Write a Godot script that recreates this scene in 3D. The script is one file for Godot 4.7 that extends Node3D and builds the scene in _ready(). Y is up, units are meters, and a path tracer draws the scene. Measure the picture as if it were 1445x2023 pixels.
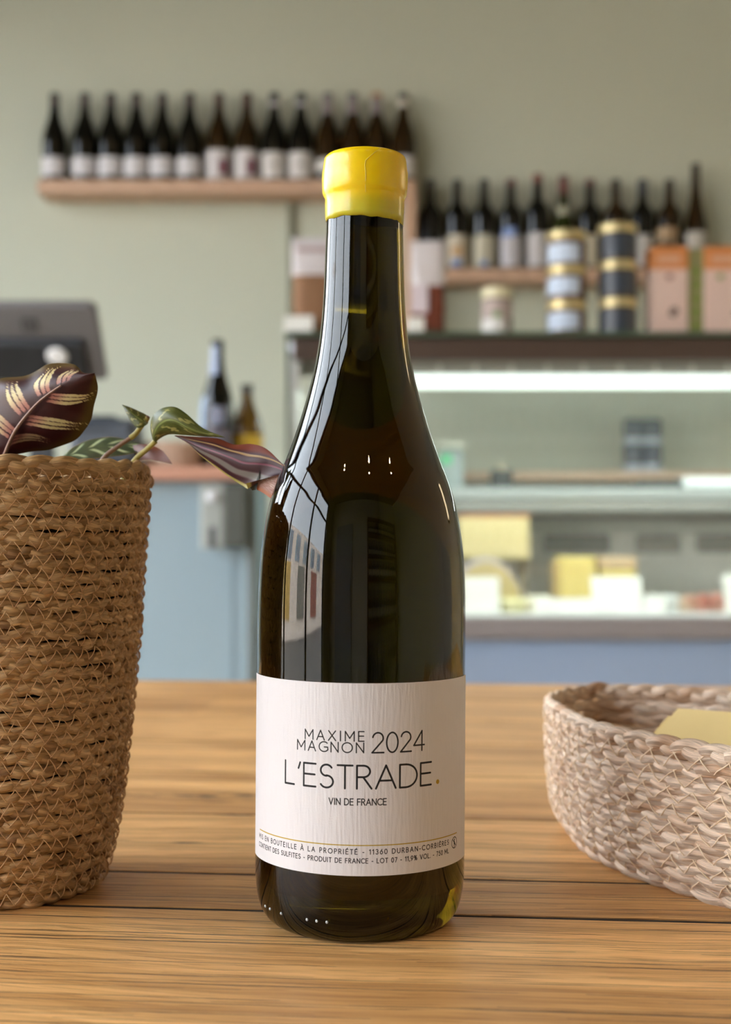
extends Node3D
# A wine bottle between two woven baskets on a plank table, a wine and cheese shop behind it.
# Metres, y up; the camera stands at x = 0, z = 0 and looks along -z.

const F := 2660.0      # focal length in pixels of the 1445 x 2023 frame
const CX := 722.5
const HY := 1055.0     # row of the horizon
const EYE := 0.912     # height of the lens
const TABLE := 0.7633  # height of the table top
const WALL_Z := 4.45    # distance of the shop's far wall

var M := {}
var rng := RandomNumberGenerator.new()
var used := {}

# ------------------------------------------------------------------ places
func at(px: float, py: float, d: float) -> Vector3:   # a point at distance d
	return Vector3((px - CX) / F * d, EYE - (py - HY) / F * d, -d)

func xw(px: float, d: float) -> float:
	return (px - CX) / F * d

func yw(py: float, d: float) -> float:
	return EYE - (py - HY) / F * d

# ------------------------------------------------------------------ nodes
func numbered(called: String) -> String:
	if not used.has(called):
		used[called] = 0
		return called
	used[called] += 1
	return "%s_%03d" % [called, used[called]]

func tag(o: Node, label: String, category: String, group := "", kind := "") -> Node:
	if label: o.set_meta("label", label)
	if category: o.set_meta("category", category)
	if group: o.set_meta("group", group)
	if kind: o.set_meta("kind", kind)
	return o

func thing(called: String, label: String, category: String, where := Vector3.ZERO, turn := 0.0, group := "") -> Node3D:
	var o := Node3D.new()
	o.name = numbered(called)
	add_child(o)
	o.position = where
	o.rotation.y = turn
	tag(o, label, category, group)
	return o

func part(called: String, mesh: Mesh, m: Material, parent: Node, where := Vector3.ZERO, rot := Vector3.ZERO) -> MeshInstance3D:
	var o := MeshInstance3D.new()
	o.name = numbered(called) if parent == self else called
	o.mesh = mesh
	o.material_override = m
	parent.add_child(o, true)
	o.position = where
	o.rotation = rot
	return o

func struct(called: String, mesh: Mesh, m: Material, where := Vector3.ZERO, parent: Node = null) -> MeshInstance3D:
	var o := part(called, mesh, m, parent if parent else self, where)
	if parent == null:
		o.set_meta("kind", "structure")
	return o

func dup(root: Node3D, where: Vector3, turn: float, label: String, group := "") -> Node3D:
	var o: Node3D = root.duplicate()
	o.name = numbered(String(root.name).rstrip("_0123456789"))
	add_child(o)
	o.position = where
	o.rotation.y = turn
	o.set_meta("label", label)
	if group: o.set_meta("group", group)
	return o

# ------------------------------------------------------------------ meshes
class MB:
	var v := PackedVector3Array()
	var n := PackedVector3Array()
	var uv := PackedVector2Array()
	var c := PackedColorArray()
	var i := PackedInt32Array()

	func commit(smooth := false) -> ArrayMesh:
		var a := []
		a.resize(Mesh.ARRAY_MAX)
		a[Mesh.ARRAY_VERTEX] = v
		a[Mesh.ARRAY_INDEX] = i
		if uv.size() == v.size(): a[Mesh.ARRAY_TEX_UV] = uv
		if c.size() == v.size(): a[Mesh.ARRAY_COLOR] = c
		if smooth:
			var st := SurfaceTool.new()
			st.create_from_arrays(a, Mesh.PRIMITIVE_TRIANGLES)
			st.generate_normals()
			return st.commit()
		a[Mesh.ARRAY_NORMAL] = n
		var m := ArrayMesh.new()
		m.add_surface_from_arrays(Mesh.PRIMITIVE_TRIANGLES, a)
		return m

	# indices of a grid whose points were pushed column after column (nu columns of nv points)
	func weave(first: int, nu: int, nv: int, close_u := false, close_v := false, flip := false) -> void:
		for a in (nu if close_u else nu - 1):
			var b := (a + 1) % nu
			for j in (nv if close_v else nv - 1):
				var k := (j + 1) % nv
				var p00 := first + a * nv + j
				var p01 := first + a * nv + k
				var p10 := first + b * nv + j
				var p11 := first + b * nv + k
				if flip:
					i.append_array(PackedInt32Array([p00, p10, p01, p10, p11, p01]))
				else:
					i.append_array(PackedInt32Array([p00, p01, p10, p10, p01, p11]))

	func poly(p: Array) -> void:   # a flat face, its corners clockwise as seen from outside
		var nn: Vector3 = (p[2] - p[0]).cross(p[1] - p[0]).normalized()
		var f := v.size()
		for q in p:
			v.append(q)
			n.append(nn)
			uv.append(Vector2(q.x + q.z, q.y))
		for k in range(1, p.size() - 1):
			i.append_array(PackedInt32Array([f, f + k, f + k + 1]))

# a box with chamfered edges, centred on x and z, standing on y = 0
func box_into(mb: MB, size: Vector3, ch: float, o := Vector3.ZERO) -> void:
	var h := size / 2.0
	ch = minf(ch, minf(h.x, minf(h.y, h.z)) * 0.9)
	var cen := o + Vector3(0, h.y, 0)
	for ax in 3:
		for s in [-1.0, 1.0]:
			var e := Vector3.ZERO
			e[ax] = s
			var u := Vector3.ZERO
			u[(ax + 1) % 3] = 1
			var w := Vector3.ZERO
			w[(ax + 2) % 3] = 1
			var hu: float = h[(ax + 1) % 3] - ch
			var hw: float = h[(ax + 2) % 3] - ch
			var p := []
			for k in [[-1, -1], [-1, 1], [1, 1], [1, -1]]:
				p.append(cen + e * h[ax] + u * hu * k[0] + w * hw * k[1])
			if s < 0: p.reverse()
			mb.poly(p)
	if ch <= 0.0: return
	for ax in 3:
		for s in [-1.0, 1.0]:
			for t in [-1.0, 1.0]:
				var b := (ax + 1) % 3
				var cc := (ax + 2) % 3
				var p := []
				for k in [[-1, 0], [1, 0], [1, 1], [-1, 1]]:
					var q := Vector3.ZERO
					q[ax] = k[0] * (h[ax] - ch)
					q[b] = s * (h[b] - (ch if k[1] == 1 else 0.0))
					q[cc] = t * (h[cc] - (0.0 if k[1] == 1 else ch))
					p.append(cen + q)
				var nn: Vector3 = (p[2] - p[0]).cross(p[1] - p[0])
				if nn[b] * s < 0: p.reverse()
				mb.poly(p)
	for sx in [-1.0, 1.0]:
		for sy in [-1.0, 1.0]:
			for sz in [-1.0, 1.0]:
				var s := Vector3(sx, sy, sz)
				var p := [cen + s * Vector3(h.x, h.y - ch, h.z - ch), cen + s * Vector3(h.x - ch, h.y, h.z - ch), cen + s * Vector3(h.x - ch, h.y - ch, h.z)]
				if ((p[2] - p[0]).cross(p[1] - p[0])).dot(s) < 0: p.reverse()
				mb.poly(p)

func box(x: float, y: float, z: float, ch := 0.003) -> ArrayMesh:
	var mb := MB.new()
	box_into(mb, Vector3(x, y, z), ch)
	return mb.commit()

# a profile of (radius, height) turned about y; a point given twice makes a crease
func lathe(prof: Array, segs := 32, from := 0.0, to := TAU, colors := []) -> ArrayMesh:
	var mb := MB.new()
	var runs := []
	var run := []
	for k in prof.size():
		if run.size() and prof[k].is_equal_approx(prof[run[-1]]):
			runs.append(run)
			run = []
		run.append(k)
	runs.append(run)
	var whole := is_equal_approx(to - from, TAU)
	var total := 0.0
	var far := [0.0]
	for k in range(1, prof.size()):
		total += (prof[k] - prof[k - 1]).length()
		far.append(total)
	for r in runs:
		if r.size() < 2: continue
		var first := mb.v.size()
		for s in segs + 1:
			var a := from + (to - from) * s / segs
			for q in r.size():
				var p: Vector2 = prof[r[q]]
				var t: Vector2 = prof[r[mini(q + 1, r.size() - 1)]] - prof[r[maxi(q - 1, 0)]]
				t = t.normalized()
				mb.v.append(Vector3(p.x * cos(a), p.y, -p.x * sin(a)))
				mb.n.append(Vector3(t.y * cos(a), -t.x, -t.y * sin(a)).normalized())
				mb.uv.append(Vector2(float(s) / segs, 1.0 - far[r[q]] / total))
				if colors.size(): mb.c.append(colors[r[q]])
		mb.weave(first, segs + 1, r.size())
	return mb.commit()

# a tube along points with a radius at each; ends closed by a point
func tube_into(mb: MB, pts: Array, radii: Array, sides := 8, flat := 1.0, color := Color.WHITE) -> void:
	var first := mb.v.size()
	var cnt := pts.size()
	var up := Vector3.UP
	var rings := []
	for k in cnt:
		var t: Vector3 = (pts[mini(k + 1, cnt - 1)] - pts[maxi(k - 1, 0)]).normalized()
		if absf(t.dot(up)) > 0.95: up = Vector3.RIGHT if absf(t.x) < 0.9 else Vector3.BACK
		var nn := (up - t * up.dot(t)).normalized()
		up = nn
		rings.append([pts[k], nn, t.cross(nn), radii[k]])
	for s in sides:
		var a := TAU * s / sides
		for k in cnt:
			var r: Array = rings[k]
			mb.v.append(r[0] + (r[1] * cos(a) + r[2] * sin(a) * flat) * r[3])
			mb.n.append((r[1] * cos(a) + r[2] * sin(a)).normalized())
			mb.uv.append(Vector2(float(k) / (cnt - 1), float(s) / sides))
			mb.c.append(color)
	mb.weave(first, sides, cnt, true)
	for e in [0, cnt - 1]:
		var c := mb.v.size()
		mb.v.append(pts[e])
		mb.n.append((pts[0] - pts[1]).normalized() if e == 0 else (pts[e] - pts[e - 1]).normalized())
		mb.uv.append(Vector2(0, 0))
		mb.c.append(color)
		for s in sides:
			var p := first + s * cnt + int(e)
			var q := first + ((s + 1) % sides) * cnt + int(e)
			mb.i.append_array(PackedInt32Array([c, p, q] if e == 0 else [c, q, p]))

func tube(pts: Array, radii: Array, sides := 8, flat := 1.0) -> ArrayMesh:
	var mb := MB.new()
	tube_into(mb, pts, radii, sides, flat)
	return mb.commit()

# an outline in the xy plane (counter-clockwise), thickened along z with a bevel
func prism(outline: PackedVector2Array, depth: float, bevel := 0.0) -> ArrayMesh:
	var mb := MB.new()
	var inner := outline
	if bevel > 0.0:
		var off := Geometry2D.offset_polygon(outline, -bevel, Geometry2D.JOIN_MITER)
		if off.size() == 1 and off[0].size() == outline.size(): inner = off[0]
	if Geometry2D.is_polygon_clockwise(outline):
		outline.reverse()
	if Geometry2D.is_polygon_clockwise(inner):
		inner.reverse()
	# start both rings at their nearest corners
	var best := 0
	for k in inner.size():
		if inner[k].distance_to(outline[0]) < inner[best].distance_to(outline[0]): best = k
	var ring := PackedVector2Array()
	for k in inner.size(): ring.append(inner[(k + best) % inner.size()])
	var tri := Geometry2D.triangulate_polygon(ring)
	for s in [1.0, -1.0]:
		for k in range(0, tri.size(), 3):
			var p := []
			for q in 3: p.append(Vector3(ring[tri[k + q]].x, ring[tri[k + q]].y, s * depth / 2.0))
			if ((p[2] - p[0]).cross(p[1] - p[0])).z * s < 0: p.reverse()
			mb.poly(p)
	var cnt := outline.size()
	var b := depth / 2.0 - bevel
	for k in cnt:
		var o0 := outline[k]
		var o1 := outline[(k + 1) % cnt]
		var i0 := ring[k % ring.size()]
		var i1 := ring[(k + 1) % ring.size()]
		mb.poly([Vector3(o1.x, o1.y, b), Vector3(o1.x, o1.y, -b), Vector3(o0.x, o0.y, -b), Vector3(o0.x, o0.y, b)])
		if bevel > 0.0:
			mb.poly([Vector3(i1.x, i1.y, depth / 2), Vector3(o1.x, o1.y, b), Vector3(o0.x, o0.y, b), Vector3(i0.x, i0.y, depth / 2)])
			mb.poly([Vector3(o1.x, o1.y, -b), Vector3(i1.x, i1.y, -depth / 2), Vector3(i0.x, i0.y, -depth / 2), Vector3(o0.x, o0.y, -b)])
	return mb.commit()

# ------------------------------------------------------------------ materials and textures
func mat(hexa: String, rough := 0.6, metal := 0.0) -> StandardMaterial3D:
	var m := StandardMaterial3D.new()
	m.albedo_color = Color(hexa)
	m.roughness = rough
	m.metallic = metal
	return m

func noise_bytes(w: int, h: int, to_w: int, to_h: int, freq: float, sd: int, kind := FastNoiseLite.TYPE_SIMPLEX_SMOOTH, oct := 3) -> PackedByteArray:
	return noise_image(w, h, to_w, to_h, freq, sd, kind, oct).get_data()

func noise_image(w: int, h: int, to_w: int, to_h: int, freq: float, sd: int, kind := FastNoiseLite.TYPE_SIMPLEX_SMOOTH, oct := 3) -> Image:
	var fn := FastNoiseLite.new()
	fn.seed = sd
	fn.noise_type = kind
	fn.frequency = freq
	fn.fractal_octaves = oct
	var im := fn.get_image(w, h, false, false, true)
	im.convert(Image.FORMAT_L8)
	if to_w != w or to_h != h: im.resize(to_w, to_h, Image.INTERPOLATE_CUBIC)
	return im

func texture_of(bytes: PackedByteArray, w: int, h: int) -> ImageTexture:
	return ImageTexture.create_from_image(Image.create_from_data(w, h, false, Image.FORMAT_RGB8, bytes))

# oak boards: v runs across the boards from the near edge; bounds are the joints, in 0..1
func wood_texture(w: int, h: int, bounds: Array, sd: int, marks: Array) -> ImageTexture:
	var fine := noise_bytes(w / 24, h, w, h, 0.16, sd, FastNoiseLite.TYPE_SIMPLEX_SMOOTH, 3)
	var broad := noise_bytes(w / 12, h, w, h, 0.011, sd + 1, FastNoiseLite.TYPE_SIMPLEX_SMOOTH, 3)
	var pores := noise_bytes(w / 10, h, w, h, 0.13, sd + 2, FastNoiseLite.TYPE_SIMPLEX, 2)
	var blotch := noise_bytes(w / 8, h / 8, w, h, 0.02, sd + 3)
	var bend := FastNoiseLite.new()
	bend.seed = sd + 4
	bend.frequency = 0.0016
	var out := PackedByteArray()
	out.resize(w * h * 3)
	var shift := PackedInt32Array()
	shift.resize(w)
	var board := -1
	var tone := 0.0
	var hi := Color(1.0, 0.80, 0.535)
	var lo := Color(0.60, 0.41, 0.215)
	var size := w * h
	for y in h:
		var b := 0
		while b < bounds.size() and y >= bounds[b] * h: b += 1
		if b != board:
			board = b
			tone = [0.0, 0.03, -0.05, 0.05, -0.02, 0.04, 0.0, 0.03][(b + sd) % 8]
			for x in w: shift[x] = int(bend.get_noise_2d(x * 1024.0 / w, b * 977.0) * 0.035 * h) + 5000 * h
		var row := y * w
		for x in w:
			var k := ((y + shift[x]) % h) * w + x
			var g := broad[k] * 0.0026 + fine[k] * 0.0019 + blotch[row + x] * 0.0016
			var t := clampf(g - 0.16 + tone, 0.0, 1.0)
			var p := pores[k]
			if p > 168: t *= 1.0 - (p - 168) * 0.0105
			var o := (row + x) * 3
			out[o] = int(255 * (lo.r + (hi.r - lo.r) * t))
			out[o + 1] = int(255 * (lo.g + (hi.g - lo.g) * t))
			out[o + 2] = int(255 * (lo.b + (hi.b - lo.b) * t))
	# knots, cracks and ink-dark flecks: [u, v, length in u, thickness in v, strength]
	for m in marks:
		var x0 := int((m[0] - m[2] / 2) * w)
		var x1 := int((m[0] + m[2] / 2) * w)
		for x in range(maxi(x0, 0), mini(x1, w)):
			var f := (x - x0) / float(maxi(x1 - x0, 1))
			var cy: float = (m[1] + bend.get_noise_2d(x * 6.0, m[1] * 900.0) * m[3] * 1.6) * h
			var th: float = maxf(m[3] * h * sin(f * PI) * (0.6 + 0.8 * absf(bend.get_noise_2d(x * 14.0, 50.0 + m[0] * 100.0))), 0.7)
			for y in range(maxi(int(cy - th), 0), mini(int(cy + th) + 1, h)):
				var s: float = m[4] * (1.0 - absf(y - cy) / (th + 0.5))
				if s <= 0.0: continue
				var o := (y * w + x) * 3
				out[o] = int(out[o] * (1.0 - s) + 44 * s)
				out[o + 1] = int(out[o + 1] * (1.0 - s) + 34 * s)
				out[o + 2] = int(out[o + 2] * (1.0 - s) + 28 * s)
	return texture_of(out, w, h)

# ------------------------------------------------------------------ lettering of thin round strokes
func arc(cx: float, cy: float, rx: float, ry: float, a0: float, a1: float) -> Array:
	var p := []
	var cnt := maxi(6, int(absf(a1 - a0) / 12.0))
	for k in cnt + 1:
		var a := deg_to_rad(a0 + (a1 - a0) * k / cnt)
		p.append(Vector2(cx + rx * cos(a), cy - ry * sin(a)))
	return p

# [width, strokes] of a character in a box 1 high, y down
func glyph(ch: String) -> Array:
	var V := func(list: Array) -> Array:
		var p := []
		for k in range(0, list.size(), 2): p.append(Vector2(list[k], list[k + 1]))
		return p
	match ch:
		"A": return [0.78, [V.call([0, 1, 0.39, 0, 0.78, 1]), V.call([0.14, 0.66, 0.64, 0.66])]]
		"À":
			var g := glyph("A")
			return [0.78, g[1] + [V.call([0.26, -0.28, 0.42, -0.12])]]
		"B": return [0.55, [V.call([0, 0, 0, 1]), V.call([0, 0, 0.28, 0]) + arc(0.28, 0.235, 0.22, 0.235, 90, -90) + V.call([0, 0.47]), V.call([0, 0.47, 0.28, 0.47]) + arc(0.28, 0.735, 0.27, 0.265, 90, -90) + V.call([0, 1])]]
		"C": return [0.76, [arc(0.48, 0.5, 0.48, 0.5, 48, 312)]]
		"D": return [0.74, [V.call([0, 0, 0, 1]), V.call([0, 0, 0.25, 0]) + arc(0.25, 0.5, 0.49, 0.5, 90, -90) + V.call([0, 1])]]
		"E": return [0.52, [V.call([0.52, 0, 0, 0, 0, 1, 0.52, 1]), V.call([0, 0.47, 0.48, 0.47])]]
		"É":
			var g := glyph("E")
			return [0.52, g[1] + [V.call([0.22, -0.12, 0.38, -0.28])]]
		"È":
			var g := glyph("E")
			return [0.52, g[1] + [V.call([0.18, -0.28, 0.34, -0.12])]]
		"F": return [0.48, [V.call([0.48, 0, 0, 0, 0, 1]), V.call([0, 0.47, 0.44, 0.47])]]
		"G": return [0.82, [arc(0.49, 0.5, 0.49, 0.5, 48, 325) + V.call([0.86, 0.53, 0.52, 0.53])]]
		"I": return [0.10, [V.call([0.05, 0, 0.05, 1])]]
		"L": return [0.46, [V.call([0, 0, 0, 1, 0.46, 1])]]
		"M": return [0.86, [V.call([0, 1, 0, 0, 0.43, 0.72, 0.86, 0, 0.86, 1])]]
		"N": return [0.70, [V.call([0, 1, 0, 0, 0.70, 1, 0.70, 0])]]
		"O": return [0.98, [arc(0.49, 0.5, 0.49, 0.5, 0, 360)]]
		"P": return [0.52, [V.call([0, 1, 0, 0, 0.25, 0]) + arc(0.25, 0.265, 0.26, 0.265, 90, -90) + V.call([0, 0.53])]]
		"R": return [0.56, [V.call([0, 1, 0, 0, 0.25, 0]) + arc(0.25, 0.25, 0.25, 0.25, 90, -90) + V.call([0, 0.5]), V.call([0.24, 0.5, 0.56, 1])]]
		"S": return [0.55, [arc(0.28, 0.245, 0.235, 0.245, 30, 270) + arc(0.28, 0.735, 0.265, 0.265, 90, -150)]]
		"T": return [0.58, [V.call([0, 0, 0.58, 0]), V.call([0.29, 0, 0.29, 1])]]
		"U": return [0.66, [V.call([0, 0, 0, 0.66]) + arc(0.33, 0.66, 0.33, 0.34, 180, 360) + V.call([0.66, 0])]]
		"V": return [0.72, [V.call([0, 0, 0.36, 1, 0.72, 0])]]
		"X": return [0.72, [V.call([0.02, 0, 0.72, 1]), V.call([0.70, 0, 0, 1])]]
		"0": return [0.56, [arc(0.28, 0.5, 0.28, 0.5, 0, 360)]]
		"1": return [0.24, [V.call([0, 0.2, 0.22, 0, 0.22, 1])]]
		"2": return [0.56, [arc(0.28, 0.275, 0.25, 0.275, 170, -25) + V.call([0.0, 1, 0.56, 1])]]
		"3": return [0.52, [arc(0.26, 0.24, 0.22, 0.24, 150, -90) + arc(0.26, 0.735, 0.26, 0.265, 90, -150)]]
		"4": return [0.60, [V.call([0.46, 1, 0.46, 0, 0, 0.72, 0.60, 0.72])]]
		"5": return [0.52, [V.call([0.48, 0, 0.12, 0, 0.08, 0.43]) + arc(0.24, 0.67, 0.28, 0.32, 125, -145)]]
		"6": return [0.56, [arc(0.28, 0.68, 0.27, 0.32, 0, 360), V.call([0.42, 0, 0.05, 0.56])]]
		"7": return [0.50, [V.call([0, 0, 0.50, 0, 0.14, 1])]]
		"9": return [0.56, [arc(0.28, 0.32, 0.27, 0.32, 0, 360), V.call([0.14, 1, 0.51, 0.44])]]
		"%": return [0.80, [arc(0.16, 0.24, 0.16, 0.24, 0, 360), arc(0.64, 0.76, 0.16, 0.24, 0, 360), V.call([0.62, 0, 0.18, 1])]]
		"-": return [0.30, [V.call([0.02, 0.62, 0.28, 0.62])]]
		"'": return [0.12, [V.call([0.12, 0.0, 0.04, 0.26])]]
		".": return [0.0, [V.call([0, 0.97, 0.005, 1.0])]]
		",": return [0.06, [V.call([0.06, 0.95, 0.0, 1.16])]]
	return [0.26, []]

class Sheet:
	var w := 0
	var h := 0
	var b := PackedByteArray()

	func stroke(p: Vector2, q: Vector2, r: float, c: Color) -> void:
		var lo := p.min(q) - Vector2(r + 1, r + 1)
		var hi := p.max(q) + Vector2(r + 1, r + 1)
		var d := q - p
		var l2 := maxf(d.length_squared(), 1e-6)
		for y in range(maxi(int(lo.y), 0), mini(int(hi.y) + 1, h)):
			for x in range(maxi(int(lo.x), 0), mini(int(hi.x) + 1, w)):
				var e := Vector2(x, y) - p
				var t := clampf(e.dot(d) / l2, 0.0, 1.0)
				var s := clampf(r + 0.5 - (e - d * t).length(), 0.0, 1.0) * c.a
				if s > 0.0:
					var o := (y * w + x) * 3
					b[o] = mini(b[o], int(255 * (1.0 - s + c.r * s)))
					b[o + 1] = mini(b[o + 1], int(255 * (1.0 - s + c.g * s)))
					b[o + 2] = mini(b[o + 2], int(255 * (1.0 - s + c.b * s)))

# writes text so that it fills x0..x1, capitals from y0 to y1
func write(sh: Sheet, text: String, x0: float, x1: float, y0: float, y1: float, r: float, c: Color, gap := 0.16, wide := 1.0) -> void:
	var hgt := y1 - y0
	var total := 0.0
	for k in text.length():
		total += glyph(text[k])[0] * wide + (gap if k < text.length() - 1 else 0.0)
	var sx := (x1 - x0) / (total * hgt)
	var x := x0
	for k in text.length():
		var g := glyph(text[k])
		for s in g[1]:
			for q in range(1, s.size()):
				sh.stroke(Vector2(x + s[q - 1].x * wide * hgt * sx, y0 + s[q - 1].y * hgt), Vector2(x + s[q].x * wide * hgt * sx, y0 + s[q].y * hgt), r, c)
		x += (g[0] * wide + gap) * hgt * sx

# ------------------------------------------------------------------ the scene
func _ready() -> void:
	rng.seed = 7
	camera_and_light()
	materials()
	room()
	lamps()
	table()
	bottle()
	tall_basket()
	plant()
	low_basket()
	far_shelves()
	cheese_case()
	counter()

func camera_and_light() -> void:
	var cam := Camera3D.new()
	cam.name = "camera"
	var ca := CameraAttributesPhysical.new()
	ca.frustum_near = 0.05
	ca.frustum_far = 60.0
	ca.frustum_focal_length = 31.56
	ca.frustum_focus_distance = 0.503
	ca.exposure_aperture = 6.3
	cam.attributes = ca
	cam.near = 0.05
	cam.far = 60.0
	cam.projection = Camera3D.PROJECTION_FRUSTUM
	cam.size = 2023.0 / F * 0.05
	cam.frustum_offset = Vector2(0, (HY - 1011.5) / F * 0.05)
	cam.position = Vector3(0, EYE, 0)
	add_child(cam)
	cam.current = true

	var sky := ProceduralSkyMaterial.new()
	sky.sky_top_color = Color(0.90, 0.95, 1.0)
	sky.sky_horizon_color = Color(0.97, 0.985, 1.0)
	sky.ground_horizon_color = Color(0.75, 0.75, 0.75)
	sky.ground_bottom_color = Color(0.5, 0.5, 0.5)
	sky.sun_angle_max = 0.0
	var e := Environment.new()
	e.background_mode = Environment.BG_SKY
	e.sky = Sky.new()
	e.sky.sky_material = sky
	e.background_energy_multiplier = 13.0
	e.tonemap_mode = Environment.TONE_MAPPER_LINEAR
	e.tonemap_exposure = 1.05
	e.sdfgi_enabled = true
	e.ssao_enabled = true
	e.ssil_enabled = true
	# the sun stands behind the shop and lights the street front opposite
	var sun := DirectionalLight3D.new()
	sun.name = "sun"
	sun.light_color = Color(1.0, 0.95, 0.88)
	sun.light_energy = 12.0
	sun.light_angular_distance = 0.5
	sun.shadow_enabled = true
	sun.rotation_degrees = Vector3(-26, 70, 0)
	add_child(sun)
	var we := WorldEnvironment.new()
	we.name = "surroundings"
	we.environment = e
	add_child(we)

func materials() -> void:
	M.wall = mat("cacdba", 0.85)
	M.wall_side = mat("c6c2b4", 0.9)
	M.ceiling = mat("6e6858", 0.95)
	M.floor = mat("988872", 0.55)
	M.trim = mat("80826e", 0.7)
	M.frame = mat("3a3b3a", 0.4)
	M.pane = mat("ffffff", 0.0)
	M.pane.albedo_color = Color(1, 1, 1, 0.05)
	M.pane.transparency = BaseMaterial3D.TRANSPARENCY_ALPHA
	M.pale_wood = mat("d0ab8e", 0.55)
	M.dark_glass = mat("0d0d09", 0.08)
	M.brown_glass = mat("2a1c09", 0.08)
	M.green_glass = mat("2c3214", 0.08)
	M.steel = mat("a9aba8", 0.35, 0.6)
	M.white = mat("e4e3df", 0.6)
	M.paper = mat("e6e2e2", 0.8)
	M.black = mat("1c1d1f", 0.5)

# ------------------------------------------------------------------ room
func room() -> void:
	var xl := -2.6
	var xr := 3.0
	var back := 3.2
	var top := 3.2
	var wz := WALL_Z
	struct("floor", box(xr - xl + 0.4, 0.1, wz + back + 0.4, 0), M.floor, Vector3((xl + xr) / 2, -0.1, (back - wz) / 2))
	struct("ceiling", box(xr - xl + 0.4, 0.15, wz + back + 0.4, 0), M.ceiling, Vector3((xl + xr) / 2, top, (back - wz) / 2))
	struct("wall_back", box(xr - xl + 0.4, top, 0.2, 0), M.wall, Vector3((xl + xr) / 2, 0, -wz - 0.1))
	struct("wall_right", box(0.2, top, wz + back, 0), M.wall_side, Vector3(xr + 0.1, 0, (back - wz) / 2))
	struct("wall_front", box(xr - xl + 0.4, top, 0.2, 0), M.wall_side, Vector3((xl + xr) / 2, 0, back + 0.1))
	# the shop front on the left: a low sill wall, tall panes between posts, a band above
	var z0 := -3.7
	var z1 := 2.4
	struct("wall_left", box(0.2, 0.35, wz + back, 0), M.wall_side, Vector3(xl - 0.1, 0, (back - wz) / 2))
	struct("wall_left_band", box(0.2, top - 2.9, wz + back, 0), M.wall_side, Vector3(xl - 0.1, 2.9, (back - wz) / 2))
	struct("wall_left_end", box(0.2, 2.55, wz + z0, 0), M.wall_side, Vector3(xl - 0.1, 0.35, (z0 - wz) / 2))
	struct("wall_left_corner", box(0.2, 2.55, back - z1, 0), M.wall_side, Vector3(xl - 0.1, 0.35, (z1 + back) / 2))
	var cnt := 4
	var wid := (z1 - z0) / cnt
	for k in cnt:
		var w := thing("window_%d" % (k + 1), "", "")
		w.position = Vector3(xl - 0.1, 0.35, z0 + wid * (k + 0.5))
		w.set_meta("kind", "structure")
		for s in [-1, 1]: part("window_post", box(0.09, 2.55, 0.05, 0.004), M.frame, w, Vector3(0, 0, s * (wid / 2 - 0.025)))
		part("window_rail", box(0.09, 0.06, wid - 0.1, 0.004), M.frame, w)
		part("window_rail", box(0.09, 0.06, wid - 0.1, 0.004), M.frame, w, Vector3(0, 2.49, 0))
		part("window_bar", box(0.06, 0.05, wid - 0.1, 0.004), M.frame, w, Vector3(0, 1.95, 0))
		part("pane", box(0.004, 1.89, wid - 0.1, 0), M.pane, w, Vector3(0, 0.06, 0))
		part("pane", box(0.004, 0.49, wid - 0.1, 0), M.pane, w, Vector3(0, 2.0, 0))
	struct("trim_1", box(0.02, 0.45, 0.02, 0.004), M.trim, Vector3(xw(575, 4.44), yw(660, 4.44), -4.44))
	var door := struct("door_1", box(1.3, 2.3, 0.05, 0.004), mat("8d9296", 0.6), Vector3(-1.35, 0, back - 0.03))
	part("door_handle", tube([Vector3(0.55, 0.9, -0.06), Vector3(0.55, 1.2, -0.06)], [0.012, 0.012]), M.black, door)
	var sh := thing("stocked_shelf", "tall wooden shelf of bottles at the front end of the shop", "shelf", Vector3(1.55, 0, back - 0.16))
	var sw := mat("6d5138", 0.6)
	for s in [-1, 1]: part("side_board", box(0.03, 2.4, 0.28, 0.003), sw, sh, Vector3(1.15 * s, 0, 0))
	var goods := MB.new()
	var papers := MB.new()
	for k in 6:
		part("shelf_board", box(2.27, 0.03, 0.28, 0.003), sw, sh, Vector3(0, 0.25 + 0.42 * k, 0))
		if k == 5: continue
		for q in 22:
			var o := Vector3(-1.06 + 0.1 * q, 0.281 + 0.42 * k, -0.04)
			var f := goods.v.size()
			var pr := [[0.034, 0.0], [0.037, 0.01], [0.037, 0.17], [0.015, 0.23], [0.014, 0.30], [0.0, 0.30]]
			for s in 8:
				var a := TAU * s / 8
				for z in pr:
					goods.v.append(o + Vector3(z[0] * cos(a), z[1], -z[0] * sin(a)))
			goods.weave(f, 8, 6, true)
			box_into(papers, Vector3(0.05, 0.08, 0.002), 0, o + Vector3(0, 0.04, -0.0385))
	part("bottles", goods.commit(true), M.dark_glass, sh).set_meta("kind", "stuff")
	part("bottle_labels", papers.commit(), M.white, sh).set_meta("kind", "stuff")
	# outside: the pavement and the house across the street
	struct("pavement", box(14, 0.1, 40, 0), mat("6f6c69", 0.9), Vector3(xl - 7.2, -0.25, 0))
	var h := thing("house", "pale stone town house across the street outside the shop window", "building", Vector3(-14.5, -0.15, 0))
	part("wall", box(1.0, 4.6, 34, 0), mat("cfc8c2", 0.9), h)
	for k in 9:
		part("window", box(0.1, 1.7, 1.1, 0.01), mat("7d8794", 0.2), h, Vector3(0.5, 2.6, -12 + 3.0 * k))
		part("shutter", box(0.08, 1.7, 0.5, 0.01), mat("8196a5", 0.7), h, Vector3(0.52, 2.6, -12.85 + 3.0 * k))
	for k in 5:
		part("shop_window", box(0.1, 2.0, 2.6, 0.01), mat(["8a4a42", "66788c", "b59a5c", "70706a", "8c5a50"][k], 0.3), h, Vector3(0.5, 0.4, -11 + 5.2 * k))

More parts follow.
